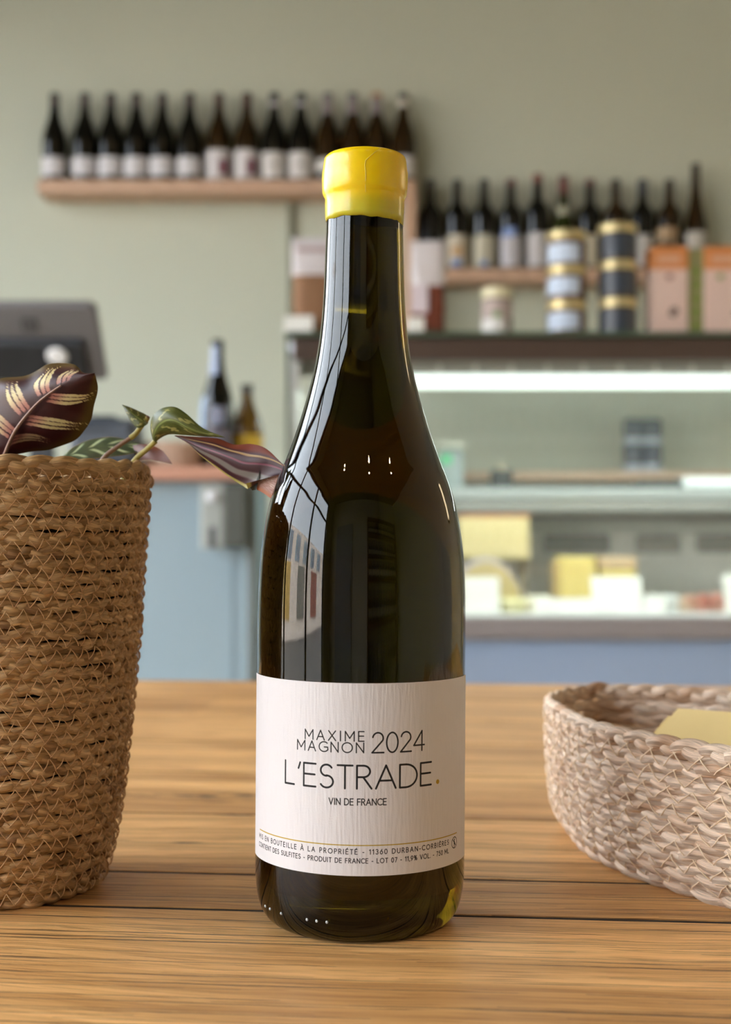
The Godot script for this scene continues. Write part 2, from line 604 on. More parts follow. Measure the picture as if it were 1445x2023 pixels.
func lamps() -> void:
	var can := lathe([Vector2(0.034, 0), Vector2(0.038, 0), Vector2(0.040, 0.01), Vector2(0.040, 0.10), Vector2(0.030, 0.12), Vector2(0, 0.12)], 20)
	var rod := lathe([Vector2(0, 0), Vector2(0.006, 0), Vector2(0.006, 0.0), Vector2(0.006, 0.20), Vector2(0, 0.20)], 10)
	var bulb := SphereMesh.new()
	bulb.radius = 0.030
	bulb.height = 0.05
	var glow := mat("ffe6c0", 0.5)
	glow.emission_enabled = true
	glow.emission = Color(1.0, 0.86, 0.62)
	glow.emission_energy_multiplier = 30.0
	var spots := [[-0.9, 1.0], [0.35, 1.3], [1.5, 0.9], [1.9, -0.5], [1.7, -2.0], [0.35, -2.4], [-0.9, -2.1]]
	for k in spots.size():
		var p: Array = spots[k]
		var t := thing("ceiling_spot", "dark can spotlight hanging from the ceiling above the shop floor", "lamp", Vector3(p[0], 2.88, p[1]), 0.0, "ceiling spotlights")
		part("lamp_can", can, M.black, t)
		part("lamp_rod", rod, M.black, t, Vector3(0, 0.12, 0))
		part("bulb", bulb, glow, t, Vector3(0, 0.004, 0))
		var l := SpotLight3D.new()
		l.name = "spot_light"
		l.light_color = Color(1.0, 0.84, 0.66)
		l.light_energy = 0.40
		l.spot_angle = 68.0 if p[1] > -1.5 else 54.0
		l.spot_angle_attenuation = 0.8
		l.spot_range = 9.0
		l.spot_attenuation = 2.0
		l.light_size = 0.03
		l.shadow_enabled = true
		l.rotation = Vector3(-PI / 2, 0, 0)
		l.position = Vector3(0, -0.03, 0)
		t.add_child(l)

	# lit panel added on the right wall for the streak on the bottle shoulder
	var panel_glow := mat("fff2d8", 0.5)
	panel_glow.emission_enabled = true
	panel_glow.emission = Color(1.0, 0.90, 0.72)
	panel_glow.emission_energy_multiplier = 5.0
	var wl := thing("added_lit_panel", "upright lit panel added on the right-hand wall for the streak on the bottle", "lamp", Vector3(2.95, 1.50, -2.58))
	part("panel_base", box(0.04, 0.70, 0.32, 0.004), M.black, wl, Vector3(0.02, 0, 0))
	part("light_panel", box(0.05, 0.64, 0.26, 0.02), panel_glow, wl, Vector3(-0.03, 0.04, 0))
	var al := AreaLight3D.new()
	al.name = "tube_light"
	al.area_size = Vector2(0.26, 0.6)
	al.light_color = Color(1.0, 0.90, 0.72)
	al.light_energy = 0.12
	al.shadow_enabled = true
	al.set("area_range", 9.0)
	al.rotation = Vector3(0, PI / 2, 0)
	al.position = Vector3(-0.06, 0.36, 0)
	wl.add_child(al)

# ------------------------------------------------------------------ table
func table() -> void:
	var cuts := [0.30, 0.526, 0.5815, 0.706, 0.83, 0.955, 1.08, 1.21, 1.345]
	var lo := 0.38
	var b1 := []
	var marks := []
	for k in [1, 2, 3]: b1.append((cuts[k] - lo) / 0.46)
	var r := RandomNumberGenerator.new()
	r.seed = 3
	for k in 300:
		marks.append([r.randf(), r.randf() * (0.60 if k % 4 else 1.0), r.randf_range(0.04, 0.30), r.randf_range(0.0006, 0.0020), r.randf_range(0.35, 0.9)])
	for k in 34:   # the pale board's black-edged knots and flecks
		marks.append([r.randf_range(0.26, 0.36), r.randf_range(0.785, 0.835), r.randf_range(0.006, 0.022), r.randf_range(0.0012, 0.004), r.randf_range(0.35, 0.8)])
	for q in [[0.324, 0.812, 0.017, 0.013, 0.85], [0.346, 0.815, 0.013, 0.010, 0.85], [0.31, 0.810, 0.02, 0.006, 0.6], [0.335, 0.775, 0.02, 0.006, 0.5], [0.352, 0.700, 0.024, 0.008, 0.9], [0.339, 0.561, 0.020, 0.0065, 0.9], [0.288, 0.566, 0.04, 0.0035, 0.7], [0.281, 0.552, 0.03, 0.003, 0.6], [0.376, 0.53, 0.10, 0.0012, 0.7]]:
		marks.append(q)
	var near := wood_texture(1280, 2048, b1, 11, marks)
	var marks2 := []
	for k in 60:
		marks2.append([r.randf(), r.randf(), r.randf_range(0.04, 0.2), r.randf_range(0.0006, 0.0014), r.randf_range(0.15, 0.5)])
	for k in 8:
		marks2.append([r.randf(), r.randf(), r.randf_range(0.02, 0.05), r.randf_range(0.004, 0.008), 0.4])
	var far := wood_texture(1024, 1024, [0.0, 0.2, 0.4, 0.6, 0.8], 29, marks2)
	var wm := []
	for t in [near, far]:
		var m := mat("ffffff", 0.42)
		m.albedo_texture = t
		m.heightmap_enabled = true
		m.heightmap_texture = t
		m.heightmap_scale = 0.05
		m.metallic_specular = 0.4
		wm.append(m)
	var tb := thing("table", "long rustic oak plank table with open joints and dark grain", "table", Vector3(0, TABLE, 0), deg_to_rad(-5.2))
	var half := 0.85
	for k in cuts.size() - 1:
		var d0: float = cuts[k] + (0.0011 if k < 3 else 0.0008)
		var d1: float = cuts[k + 1] - (0.0011 if k < 3 else 0.0008)
		var mb := MB.new()
		# a board with eased top edges; u along it, v across
		var prof := [[d0, -0.032], [d0, -0.0012], [d0 + 0.0009, 0.0], [d1 - 0.0009, 0.0], [d1, -0.0012], [d1, -0.032]]
		var first := mb.v.size()
		for p in prof:
			for s in [-1, 1]:
				mb.v.append(Vector3(s * half, p[1], -p[0]))
				var nn := Vector3(0, 1, 0)
				if p[1] < -0.01: nn = Vector3(0, 0, 1 if p[0] == d0 else -1)
				elif p[1] < 0.0: nn = Vector3(0, 0.7, 0.7 if p[0] == d0 else -0.7)
				mb.n.append(nn)
				if k < 4: mb.uv.append(Vector2(s * half / 0.9 + 0.5, (p[0] - lo) / 0.46))
				else: mb.uv.append(Vector2(s * half / 1.1 + 0.37 * k, (k - 4) * 0.2 + 0.004 + 0.19 * (p[0] - d0) / (d1 - d0)))
		mb.weave(first, prof.size(), 2, false, false, true)
		for s in [-1, 1]:
			var p := [Vector3(s * half, 0, -d0), Vector3(s * half, 0, -d1), Vector3(s * half, -0.032, -d1), Vector3(s * half, -0.032, -d0)]
			if s > 0: p.reverse()
			mb.poly(p)
		part("plank", mb.commit(), wm[0 if k < 4 else 1], tb)
	var filler := mat("221910", 0.9)
	for k in range(1, cuts.size() - 1):
		part("joint_filler", box(2 * half, 0.02, 0.0034 if k < 3 else 0.0026, 0), filler, tb, Vector3(0, -0.0203, -cuts[k]))
	var lm := mat("7c5a38", 0.6)
	for sx in [-0.72, 0.72]:
		for d in [0.40, 1.26]:
			part("leg", box(0.07, TABLE - 0.033, 0.07, 0.004), lm, tb, Vector3(sx, -TABLE, -d))
	for d in [0.37, 1.29]:
		part("apron", box(1.5, 0.09, 0.025, 0.003), lm, tb, Vector3(0, -0.1225, -d))

# ------------------------------------------------------------------ the bottle
const BD := 0.5225   # its distance
func bottle() -> void:
	var k := 0.0405 / 206.0     # metres to a pixel of half width
	var base := Vector3(xw(710.5, BD), TABLE, -BD)
	var b := thing("wine_bottle", "dark green wine bottle with yellow wax top and white label standing in front", "bottle", base)
	b.rotation.z = -deg_to_rad(0.43)
	var Y := func(py: float) -> float: return yw(py, BD - 0.001) - TABLE
	var gm := StandardMaterial3D.new()
	gm.albedo_color = Color(0.165, 0.125, 0.006, 0.0)
	gm.roughness = 0.0
	gm.refraction_enabled = true
	gm.refraction_scale = 0.042
	gm.metallic_specular = 0.6
	var prof := [Vector2(0.0, 0.0010), Vector2(0.012, 0.0010), Vector2(0.022, 0.0009), Vector2(0.0285, 0.0004), Vector2(0.0315, 0.0), Vector2(0.0338, 0.0005), Vector2(0.0362, 0.0024), Vector2(0.0381, 0.0054), Vector2(0.0394, 0.0095), Vector2(0.0402, 0.0148)]
	for p in [[1700, 206], [1600, 205.6], [1450, 205], [1326, 204.6], [1250, 205], [1180, 204.3], [1120, 201.8], [1080, 198.2], [1040, 192.6], [1005, 185.6], [980, 179], [960, 172.6], [940, 165], [920, 156.5], [880, 141.3], [840, 127.6], [800, 115.6], [760, 104.8], [720, 95.6], [680, 88.8], [640, 84.2], [600, 81.2], [560, 79.2], [500, 77.5], [450, 75.8], [400, 75], [330, 75], [318, 74]]:
		prof.append(Vector2(p[1] * k, Y.call(p[0])))
	prof.append(Vector2(0.0, Y.call(318)))
	# a Catmull-Rom pass keeps the shoulder free of facets in its reflections
	var fine := []
	for q in prof.size() - 1:
		var p0: Vector2 = prof[maxi(q - 1, 0)]
		var p3: Vector2 = prof[mini(q + 2, prof.size() - 1)]
		for s in 4:
			if q >= prof.size() - 2 and s > 0: continue
			fine.append(prof[q].cubic_interpolate(prof[q + 1], p0, p3, s / 4.0) if q < prof.size() - 2 else prof[q])
	fine.append(prof[prof.size() - 2])
	fine.append(prof[prof.size() - 1])
	part("glass_body", lathe(fine, 128), gm, b)
	# wax: a thick dipped cap with a swollen string rim and a thin skirt whose edge runs slightly uneven
	var wm := mat("ffffff", 0.27)
	wm.vertex_color_use_as_albedo = true
	wm.subsurf_scatter_enabled = true
	wm.subsurf_scatter_strength = 0.12
	wm.clearcoat_enabled = true
	wm.clearcoat = 0.12
	wm.clearcoat_roughness = 0.12
	var wp := [[441, 75.2], [441.5, 76.6], [430, 77.6], [412, 78.2], [403, 78.2], [397, 78.4], [393, 78.9], [389.5, 80.2], [386, 82.2], [382, 83.4], [372, 84.2], [355, 84.6], [342, 84.2], [334, 82.9], [326, 82.2], [319, 81.4], [315, 80.4], [312, 78.8], [309.8, 76.4], [308.4, 73], [307.6, 68], [307.2, 60], [307.1, 38], [307, 18], [307, 0]]
	var mb := MB.new()
	var wn := FastNoiseLite.new()
	wn.seed = 5
	wn.frequency = 0.35
	var segs := 96
	var thick := Color(0.93, 0.80, 0.03).srgb_to_linear()
	var thin := Color(0.74, 0.70, 0.17).srgb_to_linear()
	for s in segs:
		var a := TAU * s / segs
		for q in wp.size():
			var rr: float = wp[q][1] * k
			var yy: float = Y.call(wp[q][0])
			if q < 2: yy += 0.0009 * wn.get_noise_2d(cos(a) * 4.0, sin(a) * 4.0) - 0.0006 * cos(a + 0.4)
			elif q < 18: rr += 0.00022 * wn.get_noise_3d(cos(a) * 5.0, q * 0.9, sin(a) * 5.0)
			mb.v.append(Vector3(rr * cos(a), yy, -rr * sin(a)))
			mb.c.append(thin.lerp(thick, smoothstep(425.0, 388.0, wp[q][0])))
			mb.uv.append(Vector2(float(s) / segs, float(q) / wp.size()))
	mb.weave(0, segs, wp.size(), true)
	var cap := part("wax_cap", mb.commit(true), wm, b)
	var tm := mat("e8d65c", 0.4)
	var pts := []
	for p in [[752, 312], [737, 325], [723, 339], [721.5, 348], [723, 360], [723.5, 372], [723, 385], [723.5, 398]]:
		var rr := 84.6 * k
		for q in wp.size() - 1:
			if wp[q][0] >= p[1] and wp[q + 1][0] < p[1]:
				rr = lerpf(wp[q][1], wp[q + 1][1], (wp[q][0] - p[1]) / (wp[q][0] - wp[q + 1][0])) * k + 0.00005
		var sx: float = (p[0] - 722.0) * k
		pts.append(Vector3(sx, Y.call(p[1]), sqrt(rr * rr - sx * sx)))
	var rad := []
	for p in pts: rad.append(0.00011)
	part("wax_thread", tube(pts, rad, 5), tm, cap)
	# small nubs round the heel, coloured near white to stand in for glints
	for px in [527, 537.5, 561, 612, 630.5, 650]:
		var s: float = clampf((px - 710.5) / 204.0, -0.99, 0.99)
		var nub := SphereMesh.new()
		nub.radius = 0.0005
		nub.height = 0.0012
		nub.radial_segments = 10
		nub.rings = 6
		part("glint_nub", nub, mat("c9d0d4", 0.1), b, Vector3(0.0392 * s, 0.0088, 0.0392 * sqrt(1 - s * s)))
	label_on(b)

func label_on(b: Node3D) -> void:
	var RL := 0.04062
	var a0 := -1.425   # left edge, as an angle from the front
	var a1 := 1.400
	var top := yw(1350, BD - RL) - TABLE
	var low := yw(1731, BD - RL) - TABLE
	var sh := Sheet.new()
	sh.w = 2048
	sh.h = 1240
	sh.b.resize(sh.w * sh.h * 3)
	sh.b.fill(255)
	var U := func(px: float) -> float:   # column of the label that shows at this column of the picture
		var want := (px - 711.6) / F
		var a := asin(clampf(want * BD / RL, -0.99, 0.99))
		for k in 30: a = lerpf(a, asin(clampf(want * (BD - RL * cos(a)) / RL, -0.999, 0.999)), 0.7)
		return (a - a0) / (a1 - a0) * sh.w
	var W := func(py: float) -> float: return (py - 1350.0) / 381.0 * sh.h
	var ink := Color(0.05, 0.048, 0.055)
	var pxl := sh.h / 381.0
	write(sh, "MAXIME", U.call(602), U.call(718.4), W.call(1445.2), W.call(1464.3), 1.15 * pxl, ink, 0.42, 1.0)
	write(sh, "MAGNON", U.call(587), U.call(718), W.call(1467.6), W.call(1487), 1.15 * pxl, ink, 0.38, 1.0)
	write(sh, "2024", U.call(734.5), U.call(837.5), W.call(1447.6), W.call(1487), 1.55 * pxl, ink, 0.14, 1.0)
	write(sh, "L'ESTRADE", U.call(563.5), U.call(851.5), W.call(1512.6), W.call(1558), 1.9 * pxl, ink, 0.17, 1.0)
	write(sh, "VIN DE FRANCE", U.call(650), U.call(763.3), W.call(1578.3), W.call(1590.6), 1.0 * pxl, ink, 0.25, 1.0)
	var soft := Color(0.07, 0.066, 0.075, 0.95)
	write(sh, "MIS EN BOUTEILLE À LA PROPRIÉTÉ - 11360 DURBAN-CORBIÈRES", U.call(513), U.call(887), W.call(1678.4), W.call(1687.6), 0.78 * pxl, soft, 0.46, 0.95)
	write(sh, "CONTIENT DES SULFITES - PRODUIT DE FRANCE - LOT 07 - 11,9% VOL. - 750 ML", U.call(512.5), U.call(887), W.call(1696.3), W.call(1705.2), 0.78 * pxl, soft, 0.34, 0.95)
	var gold := Color(0.80, 0.66, 0.10)
	sh.stroke(Vector2(U.call(513.8), W.call(1670.3)), Vector2(U.call(902.5), W.call(1670.3)), 1.0 * pxl, gold)
	sh.stroke(Vector2(U.call(864.5), W.call(1554.6)), Vector2(U.call(864.5) + 0.5, W.call(1554.6)), 4.6 * pxl, Color(0.80, 0.66, 0.03))
	# the pictogram: a ringed figure struck through
	var c := Vector2(U.call(898.2), W.call(1688.5))
	var rad := 11.2 * pxl
	var ring := arc(c.x, c.y, rad, rad, 0, 360)
	for q in range(1, ring.size()): sh.stroke(ring[q - 1], ring[q], 0.85 * pxl, ink)
	sh.stroke(c + Vector2(-0.68, -0.68) * rad, c + Vector2(0.68, 0.68) * rad, 0.85 * pxl, ink)
	sh.stroke(c + Vector2(0.0, -0.6) * rad, c + Vector2(0.02, -0.55) * rad, 1.8 * pxl, soft)
	sh.stroke(c + Vector2(-0.05, -0.25) * rad, c + Vector2(0.05, 0.3) * rad, 2.0 * pxl, soft)
	sh.stroke(c + Vector2(0.1, 0.1) * rad, c + Vector2(0.22, 0.2) * rad, 1.8 * pxl, soft)
	sh.stroke(c + Vector2(0.0, 0.3) * rad, c + Vector2(-0.02, 0.75) * rad, 1.2 * pxl, soft)
	var print := texture_of(sh.b, sh.w, sh.h)
	# laid paper: fine grain and upright wrinkles
	var grain := noise_image(512, 320, 1024, 640, 0.35, 21)
	var laid := noise_image(420, 24, 1024, 640, 0.16, 22, FastNoiseLite.TYPE_SIMPLEX, 2)
	var gb := grain.get_data()
	var lb := laid.get_data()
	var out := PackedByteArray()
	out.resize(1024 * 640)
	for q in out.size(): out[q] = int(clampf(gb[q] * 0.22 + lb[q] * 0.78, 0, 255))
	var relief := ImageTexture.create_from_image(Image.create_from_data(1024, 640, false, Image.FORMAT_L8, out))
	var pm := mat("d6d4d6", 0.75)
	pm.albedo_texture = print
	pm.heightmap_enabled = true
	pm.heightmap_texture = relief
	pm.heightmap_scale = 0.011
	var mb := MB.new()
	var nu := 97
	for s in nu:
		var t := float(s) / (nu - 1)
		var a := lerpf(a0, a1, t)
		for q in 2:
			mb.v.append(Vector3(RL * sin(a), low if q == 0 else top, RL * cos(a)))
			mb.n.append(Vector3(sin(a), 0, cos(a)))
			mb.uv.append(Vector2(t, 1.0 - q))
	mb.weave(0, nu, 2)
	# its cut edges and its back
	for q in 2:
		var y := top if q else low
		var f := mb.v.size()
		for s in nu:
			var a := lerpf(a0, a1, float(s) / (nu - 1))
			for rr in [RL, RL - 0.0001]:
				mb.v.append(Vector3(rr * sin(a), y, rr * cos(a)))
				mb.n.append(Vector3(0, 1 if q else -1, 0))
				mb.uv.append(Vector2(0.01, 0.01))
		mb.weave(f, nu, 2, false, false, q == 0)
	part("paper_label", mb.commit(), pm, b)

# ------------------------------------------------------------------ baskets
func closed_ring(ctrl: Array, count: int) -> PackedVector2Array:   # a smooth closed curve at even steps
	var dense := PackedVector2Array()
	var c := ctrl.size()
	for k in c:
		for s in 24:
			dense.append(ctrl[k].cubic_interpolate(ctrl[(k + 1) % c], ctrl[(k + c - 1) % c], ctrl[(k + 2) % c], s / 24.0))
	var far := PackedFloat32Array([0.0])
	for k in dense.size(): far.append(far[-1] + dense[k].distance_to(dense[(k + 1) % dense.size()]))
	var out := PackedVector2Array()
	var j := 0
	for k in count:
		var d: float = far[-1] * k / count
		while far[j + 1] < d: j += 1
		out.append(dense[j].lerp(dense[(j + 1) % dense.size()], (d - far[j]) / maxf(far[j + 1] - far[j], 1e-9)))
	return out

func ring_out(p: PackedVector2Array) -> PackedVector2Array:
	var cen := Vector2.ZERO
	for q in p: cen += q / p.size()
	var out := PackedVector2Array()
	var c := p.size()
	for k in c:
		var t := (p[(k + 1) % c] - p[(k + c - 1) % c]).normalized()
		var nn := Vector2(t.y, -t.x)
		if nn.dot(p[k] - cen) < 0: nn = -nn
		out.append(nn)
	return out

# a flat plait of three leaf strands lying along a ring (x, z) at height y; rise and depth say how far the strands weave
func plait(p: PackedVector2Array, o: PackedVector2Array, y: float, turns: int, rise: float, depth: float, ra: float, rb: float, sd: int, tones: Array, sides := 8, wob := 1.0) -> ArrayMesh:
	var mb := MB.new()
	var r := RandomNumberGenerator.new()
	r.seed = sd
	var c := p.size()
	var cs := []
	for s in sides: cs.append(Vector2(cos(TAU * s / sides), sin(TAU * s / sides)))
	var ph0 := r.randf() * TAU
	var knots := turns * 2
	for st in 3:
		var fat := PackedFloat32Array()
		var lift := PackedFloat32Array()
		var sag := PackedFloat32Array()
		var tone := PackedColorArray()
		for k in knots:
			fat.append(1.0 + wob * r.randf_range(-0.26, 0.28))
			lift.append(wob * r.randf_range(-0.30, 0.34) * ra)
			sag.append(wob * r.randf_range(-0.30, 0.30) * rb)
			var col: Color = tones[0].lerp(tones[1], r.randf())
			if r.randf() < 0.15: col = tones[2]
			tone.append(col)
		var first := mb.v.size()
		var pc := PackedVector3Array()
		var pe := PackedVector3Array()
		var pf := PackedVector3Array()
		var pt := PackedColorArray()
		for k in c:
			var ang := ph0 + TAU * (turns * float(k) / c + st / 3.0)
			var f := fposmod(float(k) / c * knots + st * 0.667, knots)
			var k0 := int(f) % knots
			var k1 := (k0 + 1) % knots
			var w := f - int(f)
			w = w * w * (3.0 - 2.0 * w)
			var ft := lerpf(fat[k0], fat[k1], w)
			var o3 := Vector3(o[k].x, 0, o[k].y)
			pc.append(Vector3(p[k].x, y + rise * sin(ang) + lerpf(sag[k0], sag[k1], w), p[k].y) + o3 * (depth * sin(2.0 * ang) + lerpf(lift[k0], lift[k1], w)))
			# the leaf tips its face as it dives under its neighbour
			var tip := 0.35 * cos(ang)
			pe.append((o3 * cos(tip) + Vector3.UP * sin(tip)) * ra * ft)
			pf.append((Vector3.UP * cos(tip) - o3 * sin(tip)) * rb * ft)
			pt.append(tone[k0].lerp(tone[k1], w))
		for s in sides:
			for k in c:
				mb.v.append(pc[k] + pe[k] * cs[s].x + pf[k] * cs[s].y)
		for s in sides: mb.c.append_array(pt)
		for s in sides:
			for k in c: mb.uv.append(Vector2(float(k) / c * turns * 0.9 + st * 0.37, float(s) / sides * 0.6))
		mb.weave(first, sides, c, true, true)
	return mb.commit(true)

func fibre_material(rough := 0.62) -> StandardMaterial3D:
	var a := noise_bytes(10, 128, 256, 128, 0.42, 31, FastNoiseLite.TYPE_SIMPLEX, 3)
	var out := PackedByteArray()
	out.resize(a.size() * 3)
	for k in a.size():
		var t := clampf(0.66 + (a[k] / 255.0) * 0.48, 0.0, 1.0)
		out[k * 3] = int(255 * t)
		out[k * 3 + 1] = int(255 * (t * 0.985))
		out[k * 3 + 2] = int(255 * (t * 0.955))
	var m := mat("ffffff", rough)
	m.albedo_texture = texture_of(out, 256, 128)
	m.vertex_color_use_as_albedo = true
	m.heightmap_enabled = true
	m.heightmap_texture = m.albedo_texture
	m.heightmap_scale = 0.045
	return m

func lin(hexa: String) -> Color:
	return Color(hexa).srgb_to_linear()

const BASKET := Vector2(-0.1555, -0.570)
func tall_basket() -> void:
	var b := thing("basket", "tall brown seagrass basket holding the striped houseplant, left of the bottle", "basket", Vector3(BASKET.x, TABLE, BASKET.y))
	var m := fibre_material()
	var tones := [lin("cda673"), lin("ebc999"), lin("a37d53")]
	var prof := Curve.new()
	prof.min_value = 0.0
	prof.max_value = 0.1
	prof.max_domain = 0.2
	for p in [[0.0, 0.0405], [0.0024, 0.0425], [0.0093, 0.0462], [0.017, 0.0484], [0.0287, 0.0510], [0.048, 0.0538], [0.0715, 0.0562], [0.093, 0.0583], [0.1087, 0.0600], [0.1243, 0.0608], [0.1398, 0.0618], [0.164, 0.0636], [0.182, 0.0642]]:
		prof.add_point(Vector2(p[0], p[1]), 0, 0, Curve.TANGENT_LINEAR, Curve.TANGENT_LINEAR)
	var step := 0.00535
	var rows := 33
	var wn := FastNoiseLite.new()
	wn.seed = 8
	wn.frequency = 1.0
	var twine := MB.new()
	for j in rows:
		var y := 0.0027 + step * j
		var rim := j == rows - 1
		var R: float = prof.sample(y) - 0.0028
		var c := 560
		var p := PackedVector2Array()
		var o := PackedVector2Array()
		for k in c:
			var a := TAU * k / c
			var d := Vector2(cos(a), -sin(a))
			o.append(d)
			p.append(d * (R + 0.0006 * wn.get_noise_3d(d.x * 2.0, j * 0.8, d.y * 2.0)))
		if rim:
			part("rim_braid", plait(p, o, y + 0.0009, 12, 0.0017, 0.0010, 0.0019, 0.0026, 900, tones, 10, 0.7), m, b)
		else:
			part("woven_row", plait(p, o, y, int(round(TAU * R / 0.0255)), 0.00115, 0.00085, 0.00155, 0.00185, 100 + j, tones, 8), m, b)
		# thin twine sewn in a zigzag from each row to the next
		if j == 0: continue
		var cnt := int(TAU * R / 0.0029)
		for k in cnt:
			var a0 := TAU * (k + rng.randf_range(-0.2, 0.2)) / cnt
			var a1 := TAU * (k + 1 + rng.randf_range(-0.2, 0.2)) / cnt
			var y0 := y - step * (0.95 if k % 2 else 0.1) + rng.randf_range(-0.0005, 0.0005)
			var y1 := y - step * (0.1 if k % 2 else 0.95) + rng.randf_range(-0.0005, 0.0005)
			var pts := []
			for q in 4:
				var t := q / 3.0
				var a := lerpf(a0, a1, t)
				var rr: float = R + 0.00215 + 0.0011 * sin(t * PI) + (0.0008 if rim else 0.0)
				pts.append(Vector3(rr * cos(a), lerpf(y0, y1, t), -rr * sin(a)))
			tube_into(twine, pts, [0.00018, 0.00020, 0.00020, 0.00018], 4, 1.0, lin("b98e60").lerp(lin("dcb88a"), rng.randf()))
	var tm := mat("ffffff", 0.6)
	tm.vertex_color_use_as_albedo = true
	part("twine_stitching", twine.commit(), tm, b).set_meta("kind", "stuff")
	part("light_block_liner", lathe([Vector2(0.0, 0.003), Vector2(0.036, 0.003), Vector2(0.043, 0.012), Vector2(0.0585, 0.168), Vector2(0.0575, 0.168), Vector2(0.042, 0.014), Vector2(0.0, 0.006)], 48), mat("2a2018", 0.8), b)  # unseen dark shell added inside to block light through the weave

func low_basket() -> void:
	var ctrl := []
	for p in [[0.0925, 0.687], [0.0965, 0.631], [0.107, 0.596], [0.123, 0.565], [0.1446, 0.532], [0.17, 0.497], [0.20, 0.468], [0.24, 0.447], [0.285, 0.445], [0.325, 0.465], [0.345, 0.505], [0.34, 0.56], [0.315, 0.615], [0.28, 0.66], [0.24, 0.70], [0.203, 0.732], [0.176, 0.752], [0.152, 0.763], [0.128, 0.764], [0.108, 0.746], [0.0965, 0.718]]:
		ctrl.append(Vector2(p[0], -p[1]) * 0.978)
	var cen := Vector2(0.21, -0.60)
	for k in ctrl.size(): ctrl[k] -= cen
	var c := 900
	var ring := closed_ring(ctrl, c)
	var out := ring_out(ring)
	var L := 0.0
	for k in c: L += ring[k].distance_to(ring[(k + 1) % c])
	var b := thing("basket", "low oval basket of pale plaited seagrass, right of the bottle, holding yellow cards", "basket", Vector3(cen.x, TABLE, cen.y))
	var m := fibre_material(0.58)
	m.heightmap_scale = 0.07
	var tones := [lin("e8ccb4"), lin("fbe8d6"), lin("d0ac8e")]
	var step := 0.0071
	var rows := 9
	var twine := MB.new()
	for j in rows:
		var y := 0.0040 + step * j
		var rim := j == rows - 1
		var inset: float = [0.0105, 0.0066, 0.0052, 0.0045, 0.0040, 0.0036, 0.0033, 0.0031, 0.0030][j]
		var p := PackedVector2Array()
		for k in c: p.append(ring[k] - out[k] * inset)
		if rim:
			part("rim_braid", plait(p, out, y + 0.0006, int(L / 0.042), 0.0021, 0.0011, 0.0022, 0.0029, 500, tones, 12, 0.5), m, b)
		else:
			part("woven_row", plait(p, out, y, int(L / 0.050), 0.0017, 0.0010, 0.0020, 0.0025, 300 + j, tones, 10, 0.8), m, b)
		if j == 0: continue
		var cnt := int(L / 0.0070)
		var off := rng.randf()
		for k in cnt:
			var f0 := (k + off + rng.randf_range(-0.12, 0.12)) / cnt
			var f1 := (k + 1 + off + rng.randf_range(-0.12, 0.12)) / cnt
			if k % 2: f1 += 0.25 / cnt
			var y0 := y - step * (1.0 if k % 2 else 0.02)
			var y1 := y - step * (0.02 if k % 2 else 1.0)
			var pts := []
			var inset_low: float = [0.0105, 0.0066, 0.0052, 0.0045, 0.0040, 0.0036, 0.0033, 0.0031, 0.0030][j - 1]
			for q in 4:
				var t := q / 3.0
				var kk := int(fposmod(lerpf(f0, f1, t), 1.0) * c) % c
				var up := t if k % 2 else 1.0 - t
				var d := 0.0026 + 0.0011 * sin(t * PI) - lerpf(inset_low, inset, up)
				pts.append(Vector3(ring[kk].x + out[kk].x * d, lerpf(y0, y1, t), ring[kk].y + out[kk].y * d))
			tube_into(twine, pts, [0.00026, 0.00030, 0.00030, 0.00026], 5, 1.0, lin("dcc2a0").lerp(lin("f0dcc0"), rng.randf()))
	var tm := mat("ffffff", 0.6)
	tm.vertex_color_use_as_albedo = true
	part("twine_stitching", twine.commit(), tm, b).set_meta("kind", "stuff")
	var flat := PackedVector2Array()
	for k in range(0, c, 12): flat.append(Vector2(ring[k].x - out[k].x * 0.011, -(ring[k].y - out[k].y * 0.011)))
	part("basket_base", prism(flat, 0.003), mat("a88a66", 0.8), b, Vector3(0, 0.0035, 0), Vector3(-PI / 2, 0, 0))
	# yellow cards leaning inside it
	var A := at(1341, 1404, 0.655)
	var B := at(1560, 1420, 0.615)
	var C := at(1241, 1581, 0.598)
	var ex := (B - A).normalized()
	var ey := ((C - A) - ex * ex.dot(C - A)).normalized()
	var mats := [mat("ecd08c", 0.7), mat("f3d998", 0.7)]
	for k in 2:
		var card := part("card", box(0.105, 0.0016, 0.058, 0.0003), mats[k], self)
		card.transform = Transform3D(Basis(ex, ey.cross(ex).normalized(), ey).orthonormalized(), A + ex * 0.0525 + ey * 0.029 + ex * (0.0 if k else -0.0035) + ey * (0.0 if k else 0.0042))
		card.position -= card.basis.y * (0.0 if k else 0.0019)
		if card.basis.y.y < 0: card.rotate_object_local(Vector3.BACK, PI)
		tag(card, ["lower pale yellow card in the low basket, its corner just showing", "upper pale yellow card leaning in the low oval basket"][k], "card", "yellow cards in the low basket")

# ------------------------------------------------------------------ the plant
func spline(ctrl: Array, cnt: int) -> Array:   # evenly spaced points of a smooth open curve
	var dense := []
	var n := ctrl.size()
	for k in n - 1:
		for s in 12:
			dense.append(ctrl[k].cubic_interpolate(ctrl[k + 1], ctrl[maxi(k - 1, 0)], ctrl[mini(k + 2, n - 1)], s / 12.0))
	dense.append(ctrl[n - 1])
	var far := [0.0]
	for k in range(1, dense.size()): far.append(far[-1] + dense[k].distance_to(dense[k - 1]))
	var out := []
	var j := 0
	for k in cnt:
		var d: float = far[-1] * k / (cnt - 1)
		while j < far.size() - 2 and far[j + 1] < d: j += 1
		out.append(dense[j].lerp(dense[j + 1], clampf((d - far[j]) / maxf(far[j + 1] - far[j], 1e-9), 0, 1)))
	return out

